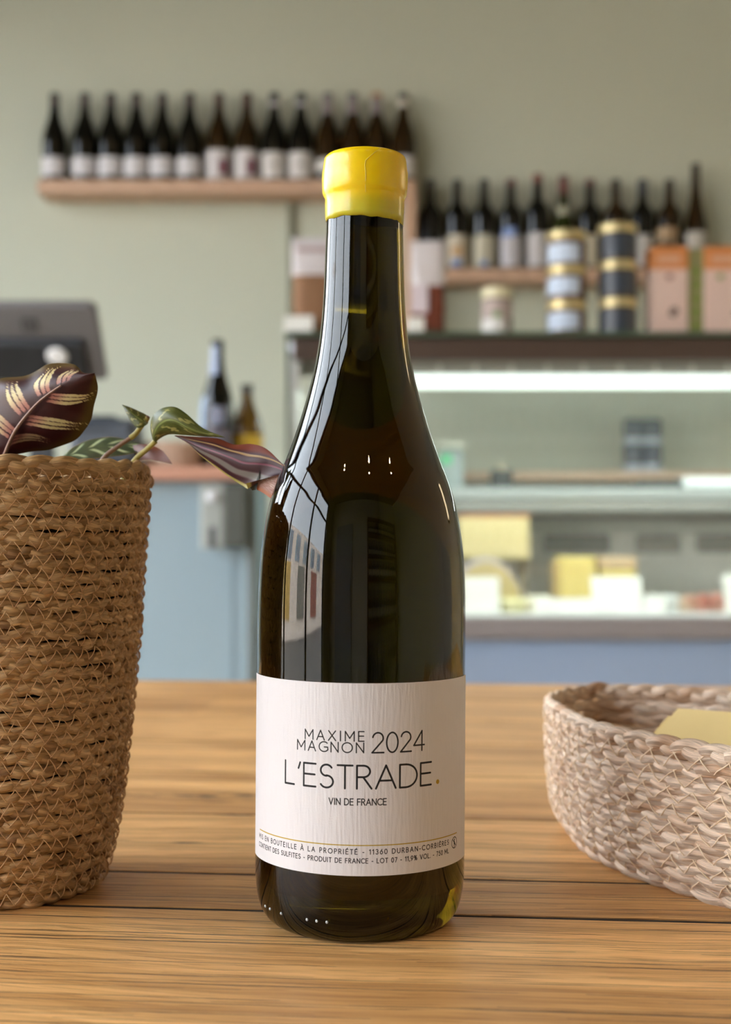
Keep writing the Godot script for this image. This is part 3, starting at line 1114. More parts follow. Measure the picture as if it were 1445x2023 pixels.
# a blade between two edges, running through a middle line; u from base to tip, v across
func blade(ea: Array, mid: Array, eb: Array, ripple := 0.0) -> ArrayMesh:
	var nu := 41
	var nv := 21
	var A := spline(ea, nu)
	var C := spline(mid, nu)
	var B := spline(eb, nu)
	var mb := MB.new()
	for k in nu:
		for q in nv:
			var t := float(q) / (nv - 1)
			var p: Vector3 = A[k] * (2 * (t - 0.5) * (t - 1.0)) + C[k] * (-4 * t * (t - 1.0)) + B[k] * (2 * t * (t - 0.5))
			p.z += ripple * sin(k * 0.8 - absf(t - 0.5) * 7.0) * absf(t - 0.5) * 2.0
			mb.v.append(p)
			mb.uv.append(Vector2(float(k) / (nu - 1), t))
	mb.weave(0, nu, nv)
	return mb.commit(true)

func leaf_material(kind: int) -> StandardMaterial3D:
	var w := 384
	var h := 384
	var n1 := noise_bytes(96, 96, w, h, 0.05, 60 + kind)
	var n2 := noise_bytes(12, h, w, h, 0.3, 70 + kind)
	var n3 := noise_bytes(w, 24, w, h, 0.28, 80 + kind)
	var out := PackedByteArray()
	out.resize(w * h * 3)
	for y in h:
		var v := float(y) / (h - 1)
		var e := absf(v - 0.5) * 2.0
		for x in w:
			var u := float(x) / (w - 1)
			var a := n1[y * w + x] / 255.0
			var b := n2[y * w + x] / 255.0
			var f := n3[y * w + x] / 255.0
			var c: Color
			if kind == 0:    # dark plum underside with pairs of pale feathered stripes
				c = Color(0.25, 0.085, 0.075).lerp(Color(0.20, 0.06, 0.06), a)
				c = c.lerp(Color(0.33, 0.255, 0.05), smoothstep(0.72, 1.0, e + 0.25 * (u - 0.4)) * 0.95)
				var s := u - 0.24 * pow(e, 1.25)
				var list := [[0.14, 0.72, 0.6], [0.35, 0.86, 1.0], [0.60, 0.84, 1.0]] if v > 0.5 else [[0.20, 0.62, 0.9], [0.40, 0.7, 1.0], [0.60, 0.8, 1.0], [0.765, 0.62, 0.9]]
				for q in list:
					for side in [-1.55, 0.0, 1.35]:
						var wd: float = (0.013 + 0.010 * e) * (1.0 - 0.75 * smoothstep(q[1] * 0.45, q[1], e))
						var d: float = absf(s - q[0] - side * (0.012 + wd)) - wd
						var on: float = (1.0 - smoothstep(-0.003, 0.004, d + (f - 0.5) * 0.010)) * smoothstep(0.03, 0.10, e + side * 0.02) * (1.0 - smoothstep(q[1] - 0.12, q[1], e + (f - 0.5) * 0.5)) * q[2]
						c = c.lerp(Color(0.72, 0.48, 0.42).lerp(Color(0.85, 0.79, 0.58), smoothstep(0.1, 0.42, e)), on)
			elif kind == 1:  # olive green face with paler feathering
				c = Color(0.27, 0.31, 0.13).lerp(Color(0.40, 0.42, 0.20), a)
				var s := fposmod(u * 4.2 - e * 0.9 + a * 0.5, 1.0)
				c = c.lerp(Color(0.70, 0.69, 0.43), (1.0 - smoothstep(0.07, 0.15, absf(s - 0.5))) * smoothstep(0.1, 0.3, e) * (1.0 - smoothstep(0.72, 0.9, e)) * 0.85)
				c = c.lerp(Color(0.50, 0.56, 0.30), 1.0 - smoothstep(0.0, 0.10, e))
			elif kind == 2:  # wine red underside, long silver and pink bands
				c = Color(0.20, 0.09, 0.11).lerp(Color(0.28, 0.13, 0.16), b)
				c = c.lerp(Color(0.50, 0.49, 0.46), (1.0 - smoothstep(0.05, 0.11, absf(v - 0.74 - 0.05 * u))) * 0.9)
				c = c.lerp(Color(0.52, 0.25, 0.33), (1.0 - smoothstep(0.015, 0.04, absf(v - 0.56 + 0.12 * u))) * 0.8)
				c = c.lerp(Color(0.66, 0.62, 0.34), smoothstep(0.94, 0.975, v))
				c = c.lerp(Color(0.44, 0.19, 0.11), smoothstep(0.24, 0.12, v))
				c = c.lerp(Color(0.72, 0.60, 0.38), (1.0 - smoothstep(0.018, 0.04, absf(v - 0.26 - 0.02 * b))) * 0.85)
			elif kind == 3:  # green upper face, cream stripes
				c = Color(0.16, 0.24, 0.13).lerp(Color(0.26, 0.36, 0.20), a)
				var s := fposmod(u * 5.0 - e * 1.1, 1.0)
				c = c.lerp(Color(0.74, 0.80, 0.62), (1.0 - smoothstep(0.08, 0.2, absf(s - 0.5))) * smoothstep(0.03, 0.2, e) * (1.0 - smoothstep(0.7, 0.92, e)))
				c = c.lerp(Color(0.72, 0.50, 0.34), smoothstep(0.9, 1.0, e) * a)
			elif kind == 4:  # russet underside
				c = Color(0.40, 0.19, 0.11).lerp(Color(0.52, 0.28, 0.17), b)
				c = c.lerp(Color(0.80, 0.74, 0.64), smoothstep(0.93, 0.98, v))
			elif kind == 5:  # pale rose flap with a cream heart and brown edge
				c = Color(0.62, 0.43, 0.38).lerp(Color(0.90, 0.82, 0.78), smoothstep(0.35, 0.75, b) * (1.0 - smoothstep(0.3, 0.9, absf(v - 0.55) * 2.0)))
				c = c.lerp(Color(0.66, 0.38, 0.22), smoothstep(0.85, 0.97, v))
				c = c.lerp(Color(0.45, 0.13, 0.18), smoothstep(0.22, 0.05, v))
			else:            # near-black green curl with an amber patch
				c = Color(0.13, 0.14, 0.06).lerp(Color(0.62, 0.44, 0.12), (1.0 - smoothstep(0.18, 0.34, absf(u - 0.30))) * (1.0 - smoothstep(0.35, 0.75, e)))
			var o := (y * w + x) * 3
			out[o] = int(clampf(c.r, 0, 1) * 255)
			out[o + 1] = int(clampf(c.g, 0, 1) * 255)
			out[o + 2] = int(clampf(c.b, 0, 1) * 255)
	var m := mat("ffffff", 0.45)
	m.albedo_texture = texture_of(out, w, h)
	m.texture_repeat = false
	m.backlight_enabled = true
	m.backlight = Color(0.55, 0.5, 0.42)
	m.heightmap_enabled = true
	m.heightmap_texture = m.albedo_texture
	m.heightmap_scale = 0.02
	return m

func pts3(list: Array, shift := Vector3.ZERO) -> Array:
	var out := []
	for p in list: out.append(at(p[0], p[1], p[2]) - shift)
	return out

func plant() -> void:
	var base := Vector3(BASKET.x, TABLE + 0.150, BASKET.y)
	var p := thing("potted_plant", "prayer plant with striped dark red and green leaves in the tall basket", "plant", base)
	part("soil", lathe([Vector2(0, -0.006), Vector2(0.055, -0.006), Vector2(0.055, -0.006), Vector2(0.0555, 0.0), Vector2(0.04, 0.003), Vector2(0.0, 0.005)], 40), mat("33271d", 0.95), p)
	var stem := mat("a79a4c", 0.5)
	var red_stem := mat("8c6a4e", 0.5)
	var S := func(list: Array, r0: float, r1: float, m: Material) -> void:
		var q := spline(pts3(list, base), 22)
		var rad := []
		for k in 22: rad.append(lerpf(r0, r1, k / 21.0))
		part("stem", tube(q, rad, 8), m, p)
	# the big leaf seen from below, against the light
	var mid := [[8, 902, 0.560], [31, 850, 0.553], [68, 803, 0.547], [94, 780, 0.544], [122, 761, 0.541], [156, 744, 0.539], [187, 737, 0.537]]
	var ea := [[8, 902, 0.560], [-44, 890, 0.566], [-82, 845, 0.570], [-86, 800, 0.570], [-58, 766, 0.566], [0, 748, 0.560], [44, 743, 0.556], [72, 733, 0.553], [97, 719, 0.551], [131, 717, 0.549], [151, 722, 0.546], [166, 737, 0.542], [187, 737, 0.537]]
	var eb := [[8, 902, 0.560], [60, 893, 0.562], [103, 887, 0.561], [150, 868, 0.558], [175, 839, 0.554], [187, 800, 0.549], [193, 766, 0.544], [191, 749, 0.540], [187, 737, 0.537]]
	part("leaf", blade(pts3(ea, base), pts3(mid, base), pts3(eb, base), 0.0008), leaf_material(0), p)
	S.call([[2, 925, 0.564], [8, 902, 0.5585], [31, 850, 0.5515], [68, 803, 0.5455], [94, 780, 0.5425], [120, 762, 0.540]], 0.0010, 0.00035, mat("95705a", 0.5))
	S.call([[-20, 1000, 0.570], [-4, 950, 0.567], [2, 925, 0.564]], 0.0012, 0.0010, red_stem)
	# the arching leaf that reaches the bottle: olive shoulder, then its red underside, twisting
	var olive := leaf_material(1)
	part("leaf", blade(
		pts3([[303, 874, 0.560], [297, 845, 0.556], [303, 820, 0.552], [322, 806, 0.548], [346, 804, 0.545], [368, 817, 0.543], [402, 846, 0.541], [446, 864, 0.540]], base),
		pts3([[304, 874, 0.559], [305, 856, 0.552], [314, 840, 0.547], [330, 830, 0.543], [348, 832, 0.541], [372, 845, 0.540], [404, 857, 0.540], [446, 864, 0.540]], base),
		pts3([[306, 875, 0.558], [314, 868, 0.556], [326, 861, 0.553], [338, 858, 0.550], [356, 859, 0.547], [382, 861, 0.545], [410, 863, 0.542], [446, 864, 0.540]], base)), olive, p)
	part("leaf", blade(
		pts3([[345, 860, 0.551], [390, 863, 0.548], [430, 866, 0.545], [462, 878, 0.541], [495, 877, 0.537], [522, 884, 0.533], [545, 903, 0.530], [566, 932, 0.527]], base),
		pts3([[345, 861, 0.551], [392, 880, 0.544], [425, 892, 0.540], [455, 904, 0.537], [480, 915, 0.535], [505, 918, 0.533], [532, 922, 0.531], [566, 934, 0.527]], base),
		pts3([[345, 861, 0.551], [372, 876, 0.550], [394, 898, 0.547], [425, 922, 0.544], [455, 944, 0.541], [480, 960, 0.538], [490, 966, 0.535], [486, 955, 0.532]], base)), leaf_material(2), p)
	part("leaf", blade(
		pts3([[483, 900, 0.536], [492, 896, 0.535], [505, 903, 0.534], [513, 925, 0.533], [511, 950, 0.533], [506, 968, 0.534]], base),
		pts3([[484, 905, 0.537], [490, 910, 0.537], [498, 920, 0.537], [502, 938, 0.537], [500, 955, 0.536], [503, 968, 0.536]], base),
		pts3([[485, 908, 0.538], [486, 922, 0.539], [487, 936, 0.540], [489, 950, 0.540], [493, 962, 0.539], [499, 969, 0.538]], base)), leaf_material(6), p)
	part("leaf", blade(
		pts3([[505, 903, 0.534], [530, 910, 0.532], [552, 920, 0.530], [566, 933, 0.528]], base),
		pts3([[510, 930, 0.534], [528, 940, 0.532], [545, 948, 0.530], [560, 955, 0.528]], base),
		pts3([[507, 967, 0.535], [520, 974, 0.533], [533, 983, 0.531], [556, 1000, 0.528]], base)), leaf_material(5), p)
	S.call([[240, 955, 0.566], [265, 911, 0.563], [290, 888, 0.561], [307, 872, 0.558]], 0.0013, 0.0011, stem)
	# a young rolled leaf on its own stem
	part("leaf", blade(
		pts3([[293, 836, 0.560], [292, 822, 0.560], [272, 811, 0.561], [256, 804, 0.562], [241, 799, 0.563]], base),
		pts3([[291, 838, 0.558], [282, 832, 0.556], [268, 822, 0.557], [255, 811, 0.559], [241, 799, 0.563]], base),
		pts3([[289, 840, 0.557], [274, 846, 0.556], [261, 836, 0.558], [250, 817, 0.560], [241, 799, 0.563]], base)), olive, p)
	S.call([[180, 950, 0.570], [205, 905, 0.567], [236, 880, 0.565], [262, 862, 0.563], [277, 845, 0.561], [293, 823, 0.559]], 0.0011, 0.0009, red_stem)
	S.call([[258, 865, 0.5625], [268, 857, 0.5618], [277, 845, 0.5602], [292, 826, 0.5582]], 0.00125, 0.0010, stem)
	# low leaves lying over the rim behind
	part("leaf", blade(
		pts3([[120, 905, 0.590], [150, 880, 0.600], [190, 866, 0.608], [230, 864, 0.610], [270, 874, 0.606], [305, 885, 0.598]], base),
		pts3([[120, 908, 0.588], [155, 893, 0.590], [195, 882, 0.592], [235, 879, 0.592], [272, 882, 0.592], [308, 888, 0.592]], base),
		pts3([[122, 912, 0.586], [160, 908, 0.580], [200, 905, 0.578], [240, 900, 0.578], [275, 894, 0.582], [308, 890, 0.590]], base), 0.0006), leaf_material(3), p)
	part("leaf", blade(
		pts3([[262, 880, 0.586], [285, 877, 0.582], [308, 883, 0.578], [322, 891, 0.574]], base),
		pts3([[266, 892, 0.584], [290, 892, 0.578], [315, 897, 0.574], [333, 905, 0.570]], base),
		pts3([[272, 912, 0.582], [295, 910, 0.576], [318, 914, 0.572], [341, 918, 0.568]], base)), leaf_material(4), p)

# ------------------------------------------------------------------ bottles of the shop
var cache := {}
func bottle_mesh(kind: String) -> ArrayMesh:
	if cache.has(kind): return cache[kind]
	var body := {
		"burgundy": [[0, 0.0], [0.036, 0.0], [0.0405, 0.005], [0.0412, 0.02], [0.0412, 0.132], [0.0395, 0.152], [0.0335, 0.178], [0.0245, 0.205], [0.018, 0.230], [0.0155, 0.252], [0.0148, 0.284], [0.0158, 0.285], [0.0158, 0.293], [0.0145, 0.297], [0, 0.297]],
		"bordeaux": [[0, 0.0], [0.034, 0.0], [0.0375, 0.004], [0.038, 0.02], [0.038, 0.178], [0.0365, 0.190], [0.029, 0.206], [0.019, 0.218], [0.0155, 0.230], [0.0142, 0.288], [0.0152, 0.289], [0.0152, 0.297], [0.014, 0.300], [0, 0.300]],
		"flute": [[0, 0.0], [0.034, 0.0], [0.0375, 0.004], [0.038, 0.02], [0.038, 0.125], [0.036, 0.150], [0.030, 0.185], [0.022, 0.225], [0.0165, 0.265], [0.0145, 0.300], [0.014, 0.340], [0.015, 0.341], [0.015, 0.349], [0.0138, 0.352], [0, 0.352]],
	}
	var p := []
	for q in body[kind]: p.append(Vector2(q[0], q[1]))
	cache[kind] = lathe(p, 28)
	cache[kind + "_profile"] = p
	return cache[kind]

func radius_of(kind: String, y: float) -> float:
	var p: Array = cache[kind + "_profile"]
	for k in p.size() - 1:
		if p[k].y <= y and p[k + 1].y >= y and p[k + 1].y > p[k].y:
			return lerpf(p[k].x, p[k + 1].x, (y - p[k].y) / (p[k + 1].y - p[k].y))
	return 0.0

# a sleeve of paper or foil on a bottle from y0 to y1
func sleeve(kind: String, y0: float, y1: float, from := 0.0, to := TAU, over := 0.0005) -> ArrayMesh:
	bottle_mesh(kind)
	var p := []
	for k in 7:
		var y := lerpf(y0, y1, k / 6.0)
		p.append(Vector2(radius_of(kind, y) + over, y))
	if y1 > p[-1].y - 0.001 and y1 > 0.28 and to - from > 6.0: p.append(Vector2(0.0, y1 + 0.0006))
	return lathe(p, 24, from, to)

# spec: kind, glass, capsule colour or "", how far the capsule reaches down, label colour, label y0, y1, height scale
func shop_bottle(where: Vector3, label: String, group: String, kind: String, glass: Material, cap: String, cap_y: float, paper: String, y0: float, y1: float, tall := 1.0) -> Node3D:
	var b := thing("wine_bottle", label, "bottle", where, 0.0, group)
	b.scale = Vector3(1, tall, 1)
	part("glass_body", bottle_mesh(kind), glass, b)
	if cap:
		var topy: float = cache[kind + "_profile"][-1].y - 0.0035
		part("capsule", sleeve(kind, cap_y, topy), mat(cap, 0.4), b)
	if paper:
		part("paper_label", sleeve(kind, y0, y1, deg_to_rad(-158), deg_to_rad(-22)), mat(paper, 0.8), b)
	return b

func far_shelves() -> void:
	var d := WALL_Z - 0.065
	var ys := 2.0488
	var s1 := part("wall_shelf", box(xw(822, 4.32) - xw(73, 4.32), 0.042, 0.13, 0.003), M.pale_wood, self, Vector3((xw(822, 4.32) + xw(73, 4.32)) / 2, ys - 0.042, -WALL_Z + 0.065))
	tag(s1, "long pale wooden wall shelf on the left carrying a full row of dark bottles", "shelf")
	var nth := ["first", "second", "third", "fourth", "fifth", "sixth", "seventh", "eighth", "ninth", "tenth", "eleventh", "twelfth", "thirteenth", "fourteenth"]
	var up := [108, 168, 219, 270, 321, 375, 433, 488, 542, 595, 648, 697, 745, 797]
	for k in 14:
		var where := Vector3(xw(up[k], d), ys, -d)
		var what := "dark bottle with a low white label, %s from the left end of the upper shelf" % nth[k]
		var b: Node3D
		if k < 6:
			b = shop_bottle(where, what, "bottles on the upper shelf", "burgundy", M.dark_glass, "2d2420" if k % 2 else "1d1a1a", 0.245, "dcd9da", 0.022, 0.082)
			part("neck_band", sleeve("burgundy", 0.262, 0.274, 0, TAU, 0.0009), mat("5a4640", 0.5), b)
		elif k < 8:
			b = shop_bottle(where, "brown-necked bottle with a maroon patch on its tall label, %s on the upper shelf" % nth[k], "bottles on the upper shelf", "burgundy", M.brown_glass, "4a2f22", 0.25, "dcd7d6", 0.012, 0.105)
			part("label_print", sleeve("burgundy", 0.025, 0.075, deg_to_rad(-85), deg_to_rad(-40), 0.0011), mat("7a3e50", 0.8), b)
		elif k < 10:
			b = shop_bottle(where, "dark bottle with a white neck band and tall label, %s on the upper shelf" % nth[k], "bottles on the upper shelf", "burgundy", M.dark_glass, "15161a", 0.25, "dedad6", 0.014, 0.098)
			part("neck_band", sleeve("burgundy", 0.252, 0.266, 0, TAU, 0.0012), mat("c9c6c6", 0.6), b)
			part("label_print", sleeve("burgundy", 0.045, 0.066, deg_to_rad(-105), deg_to_rad(-75), 0.0011), mat("b9b4ae", 0.8), b)
		elif k < 13:
			b = shop_bottle(where, ["dark bottle with a grey-pink foil neck, %s on the upper shelf, beside the yellow wax", "dark bottle with a grey-pink foil neck, %s on the upper shelf, above the yellow wax", "grey-necked bottle with an orange tip, %s on the upper shelf"][k - 10] % nth[k], "bottles on the upper shelf", "burgundy", M.brown_glass, "8d8384", 0.228, "dcd8d2", 0.035, 0.075)
			part("capsule_tip", sleeve("burgundy", 0.284, 0.2945, 0, TAU, 0.0012), mat(["4c4a4a", "3d4140", "c08a4a"][k - 10], 0.5), b)
		else:
			b = shop_bottle(where, "last bottle at the right end of the upper shelf, with a white collar", "bottles on the upper shelf", "burgundy", M.brown_glass, "1c1a17", 0.25, "d9d5d0", 0.02, 0.085)
			part("neck_band", sleeve("burgundy", 0.252, 0.274, 0, TAU, 0.0012), mat("dcd6c8", 0.6), b)
	# the lower right shelf and the upright between
	var yr := 1.7646
	tag(part("upright_board", box(xw(823, 4.32) - xw(800, 4.32), 0.60, 0.13, 0.003), M.pale_wood, self, Vector3(xw(811.5, 4.32), ys - 0.042 - 0.60, -WALL_Z + 0.065)), "upright pale wooden board under the right end of the upper shelf", "board")
	var s2 := part("wall_shelf", box(xw(1430, 4.32) - xw(824, 4.32), 0.042, 0.13, 0.003), M.pale_wood, self, Vector3((xw(1430, 4.32) + xw(824, 4.32)) / 2, yr - 0.042, -WALL_Z + 0.065))
	tag(s2, "shorter pale wooden wall shelf on the right above the cheese case", "shelf")
	var right := [
		[850, "", 0.0, "", "dark bottle at the left end of the right-hand shelf, beside the upright board", "bordeaux", 1.0],
		[904, "", 0.0, "d3c9b4", "second bottle on the right-hand shelf, cream label with ochre and blue print", "bordeaux", 1.0],
		[957, "", 0.0, "c9c4ae", "third bottle on the right-hand shelf, plain cream label with a blue spot", "bordeaux", 1.0],
		[1010, "6e2b26", 0.283, "cfcdd2", "bottle with a blue-topped white label on the right-hand shelf", "bordeaux", 1.0],
		[1063, "7d3a2c", 0.275, "cbc8c8", "red-tipped taller bottle with a plain white label, left of the pale jar stack", "bordeaux", 1.06],
		[1114, "6d3430", 0.283, "", "green bottle with a white neck disc behind the pale jar stack", "flute", 0.89],
		[1166, "6e2b26", 0.284, "bdb49c", "red-tipped bottle with a beige label between the two jar stacks", "bordeaux", 1.0],
		[1217, "", 0.0, "", "dark bottle rising behind the dark jar stack", "bordeaux", 1.0],
		[1270, "1b2430", 0.25, "c3bfba", "bottle with a grey-white label right of the dark jar stack", "bordeaux", 1.0],
		[1323, "", 0.0, "", "dark bottle behind the wooden-lidded jar and first orange carton", "bordeaux", 1.0],
		[1375, "", 0.0, "c4bfb6", "tallest slim bottle at the right end of the right-hand shelf", "flute", 1.0]]
	for k in right.size():
		var r: Array = right[k]
		var g: Material = M.green_glass if k == 5 else (M.brown_glass if k > 6 and k != 8 else M.dark_glass)
		var y1 := 0.115 if k < 10 else 0.125
		var b := shop_bottle(Vector3(xw(r[0], d), yr, -d), r[4], "bottles on the right-hand shelf", r[5], g, r[1], r[2], r[3], 0.012, y1, r[6])
		if k == 1:
			part("label_print", sleeve("bordeaux", 0.05, 0.075, deg_to_rad(-125), deg_to_rad(-60), 0.0011), mat("c8a06a", 0.8), b)
			part("label_print", sleeve("bordeaux", 0.013, 0.034, deg_to_rad(-125), deg_to_rad(-70), 0.0011), mat("7f98c9", 0.8), b)
		elif k == 2:
			part("label_print", sleeve("bordeaux", 0.013, 0.03, deg_to_rad(-115), deg_to_rad(-70), 0.0011), mat("8fa6cd", 0.8), b)
		elif k == 3:
			part("label_print", sleeve("bordeaux", 0.108, 0.138, deg_to_rad(-140), deg_to_rad(-70), 0.0011), mat("8ba2d6", 0.8), b)
		elif k == 5:
			part("neck_disc", sleeve("flute", 0.205, 0.235, deg_to_rad(-150), deg_to_rad(-50), 0.0011), mat("b8b8a0", 0.8), b)

# ------------------------------------------------------------------ jars, bags, cartons on the case
const CASE_TOP := 1.446
func jar_mesh(r: float, h: float) -> ArrayMesh:
	return lathe([Vector2(0, 0), Vector2(r * 0.92, 0), Vector2(r, 0.004), Vector2(r, h * 0.70), Vector2(r * 0.93, h * 0.76), Vector2(r * 0.93, h * 0.80), Vector2(0, h * 0.80)], 28)

func lid_mesh(r: float, h: float) -> ArrayMesh:
	return lathe([Vector2(0, h * 0.78), Vector2(r * 0.99, h * 0.78), Vector2(r * 0.99, h * 0.78), Vector2(r * 1.01, h * 0.80), Vector2(r * 1.01, h * 0.975), Vector2(r * 0.97, h), Vector2(0, h)], 28)

func jar(where: Vector3, r: float, h: float, label: String, group: String, glass: Material, lid: Material, paper: Material, paper_h := [0.10, 0.66], from := -165.0, to := -20.0) -> Node3D:
	var j := thing("jar", label, "jar", where, 0.0, group)
	part("jar_body", jar_mesh(r, h), glass, j)
	part("lid", lid_mesh(r, h), lid, j)
	if paper:
		part("paper_label", lathe([Vector2(r + 0.0006, h * paper_h[0]), Vector2(r + 0.0006, h * paper_h[1])], 22, deg_to_rad(from), deg_to_rad(to)), paper, j)
	return j

# a filled pouch, pinched flat at the top
func pouch(w: float, h0: float, h1: float, d: float, pinch0: float, pinch1: float) -> ArrayMesh:
	var mb := MB.new()
	var nu := 28
	var nv := 10
	var fn := FastNoiseLite.new()
	fn.frequency = 12.0
	for s in nu:
		var a := TAU * s / nu
		for q in nv:
			var t := float(q) / (nv - 1)
			var y := lerpf(h0, h1, t)
			var pin := lerpf(pinch0, pinch1, t)
			var ca := cos(a)
			var sa := sin(a)
			var x := signf(ca) * pow(absf(ca), 0.6) * w / 2
			var z := signf(sa) * pow(absf(sa), 0.6) * d / 2 * pin
			var nn := fn.get_noise_3d(x, y, z) * 0.006
			mb.v.append(Vector3(x + nn, y, -z - nn))
			mb.uv.append(Vector2(float(s) / nu, t))
	mb.weave(0, nu, nv, true)
	for q in [0, nv - 1]:
		var c := mb.v.size()
		mb.v.append(Vector3(0, h0 if q == 0 else h1, 0))
		mb.uv.append(Vector2.ZERO)
		for s in nu:
			var p0: int = s * nv + q
			var p1: int = ((s + 1) % nu) * nv + q
			mb.i.append_array(PackedInt32Array([c, p0, p1] if q == 0 else [c, p1, p0]))
	return mb.commit(true)

func price_tag(px: float, py0: float, py1: float, d: float, wpx: float, base: float, label: String, group := "") -> void:
	var h := yw(py0, d) - base
	var t := thing("price_card", label, "price card", Vector3(xw(px, d), base + 0.001, -d), 0.0, group)
	part("card", box(wpx / F * d, h * 1.06, 0.004, 0.001), mat("f2f2ea", 0.6), t, Vector3.ZERO, Vector3(-0.38, 0, 0))
	part("card_foot", box(wpx / F * d * 0.8, 0.006, 0.03, 0.001), M.white, t)

func goods_on_case() -> void:
	var d := 3.66
	var gold := mat("d9c893", 0.35, 0.5)
	var cream := mat("e9e2bd", 0.4)
	var amber := mat("6a4a34", 0.15)
	var smoke := mat("54504a", 0.15)
	var blue := mat("c9d9ee", 0.6)
	var navy := mat("39414d", 0.35)
	var h1 := (yw(461, d) - CASE_TOP) / 3
	for k in 3:
		jar(Vector3(xw(1120, d), CASE_TOP + h1 * k, -d), 39.0 / F * d, h1, "pale blue labelled jar with a gold lid, %s of the left stack of three" % ["bottom", "middle", "top"][k], "left stack of jars", amber, gold, blue, [0.08, 0.62] if k == 2 else [0.16, 0.66], -170, -58)
	var h2 := (yw(447, d) - CASE_TOP) / 3
	for k in 3:
		jar(Vector3(xw(1221, d), CASE_TOP + h2 * k, -d), 38.0 / F * d, h2, "dark labelled jar with a gold lid, %s of the right stack of three" % ["bottom", "middle", "top"][k], "right stack of jars", smoke, gold, navy, [0.12, 0.68], -178, -2)
	var hj := yw(571, d) - CASE_TOP
	var j := jar(Vector3(xw(982, d), CASE_TOP, -d), 31.0 / F * d, hj, "small single jar with a cream lid and white label, left of the jar stacks", "", mat("8b7a72", 0.2), cream, M.white, [0.03, 0.36], -170, -60)
	part("paper_label", lathe([Vector2(31.0 / F * d + 0.0006, hj * 0.38), Vector2(31.0 / F * d + 0.0006, hj * 0.72)], 22, deg_to_rad(-170), deg_to_rad(-20)), mat("b9aaa4", 0.7), j)
	part("label_print", lathe([Vector2(31.0 / F * d + 0.0012, hj * 0.36), Vector2(31.0 / F * d + 0.0012, hj * 0.48)], 10, deg_to_rad(-110), deg_to_rad(-80)), mat("7f9a62", 0.7), j)
	# bags, left and right of the bottle's neck
	var film := mat("d9d3d4", 0.3)
	var b1 := thing("nut_bag", "tall clear bag of brown nuts with a white top, left of the bottle neck", "bag", Vector3(xw(622, d), CASE_TOP, -d))
	part("bag_contents", pouch(84.0 / F * d, 0.0, yw(548, d) - CASE_TOP, 0.075, 1.0, 0.95), mat("8d6748", 0.7), b1)
	part("bag_film", pouch(88.0 / F * d, yw(548, d) - CASE_TOP, yw(470, d) - CASE_TOP, 0.078, 0.95, 0.12), film, b1)
	part("bag_seal", box(70.0 / F * d, 0.012, 0.006, 0.001), mat("b7a0a0", 0.5), b1, Vector3(0, yw(500, d) - CASE_TOP, 0.022))
	var b2 := thing("spice_bag", "clear bag of red-brown spice with a white top, right of the bottle neck", "bag", Vector3(xw(846, d), CASE_TOP, -d))
	part("bag_contents", pouch(66.0 / F * d, 0.0, yw(568, d) - CASE_TOP, 0.07, 1.0, 0.95), mat("7a3d28", 0.75), b2)
	part("bag_film", pouch(68.0 / F * d, yw(568, d) - CASE_TOP, yw(476, d) - CASE_TOP, 0.072, 0.95, 0.12), film, b2)
	part("paper_label", box(34.0 / F * d, 0.075, 0.003, 0.001), mat("ddd0d6", 0.7), b2, Vector3(-0.025, 0.06, 0.042))
	price_tag(590, 622, 655, 3.58, 58, CASE_TOP, "white price card at the left end of the glass case top")
	price_tag(822, 625, 655, 3.58, 34, CASE_TOP, "white price card under the red-brown spice bag")
	# orange and pink cartons
	for k in 2:
		var x0: float = [1283.0, 1388.0][k]
		var x1: float = [1356.0, 1470.0][k]
		var w := (x1 - x0) / F * d
		var h := yw(490, d) - CASE_TOP
		var c := thing("carton", ["orange and pink carton with a green side, right of the dark jar stack", "orange and pink carton cut by the right edge of the picture"][k], "carton", Vector3((xw(x0, d) + xw(x1, d)) / 2, CASE_TOP, -d - 0.02), 0.0, "orange and pink cartons")
		var dep := 0.09
		part("carton_body", box(w, h, dep, 0.003), mat("e2c6ba", 0.6), c)
		part("top_band", box(w + 0.001, h * 0.27, dep + 0.001, 0.003), mat("d68a4c", 0.6), c, Vector3(0, h * 0.732, 0))
		part("print_panel", box(w * 0.66, h * 0.09, 0.001, 0), mat("dba888", 0.7), c, Vector3(-w * 0.02, h * 0.81, dep / 2 + 0.001))
		part("print_spot", prism(PackedVector2Array([Vector2(-0.014, -0.006), Vector2(0.002, -0.012), Vector2(0.014, 0.002), Vector2(0.010, 0.016), Vector2(-0.004, 0.014)]), 0.001), mat("5d4a3a", 0.7), c, Vector3(w * [0.10, 0.30][k], h * 0.26, dep / 2 + 0.0008))
		part("print_leaf", prism(PackedVector2Array([Vector2(-0.012, 0.0), Vector2(0.0, -0.010), Vector2(0.012, 0.0), Vector2(0.0, 0.010)]), 0.001), mat(["8a5a55", "7f9248"][k], 0.7), c, Vector3(w * [0.0, -0.12][k], h * 0.66, dep / 2 + 0.0008))
		if k == 0:
			part("side_panel", box(0.046, h * 0.98, dep - 0.01, 0.003), mat("8c8a5c", 0.7), c, Vector3(w / 2 + 0.0235, 0, 0))
			for q in 5: part("print_mark", box(0.022, 0.02, 0.001, 0), mat("76883a", 0.7), c, Vector3(w / 2 + 0.0235, h * (0.08 + 0.15 * q), dep / 2 - 0.0042))
	var wj := thing("wooden_lidded_jar", "jar with a wooden lid showing above the first orange carton", "jar", Vector3(xw(1320, d + 0.14), CASE_TOP, -d - 0.14))
	var hw := yw(452, d + 0.14) - CASE_TOP
	part("jar_body", lathe([Vector2(0, 0), Vector2(0.042, 0), Vector2(0.045, 0.004), Vector2(0.045, hw - 0.055), Vector2(0.03, hw - 0.04), Vector2(0, hw - 0.04)], 24), smoke, wj)
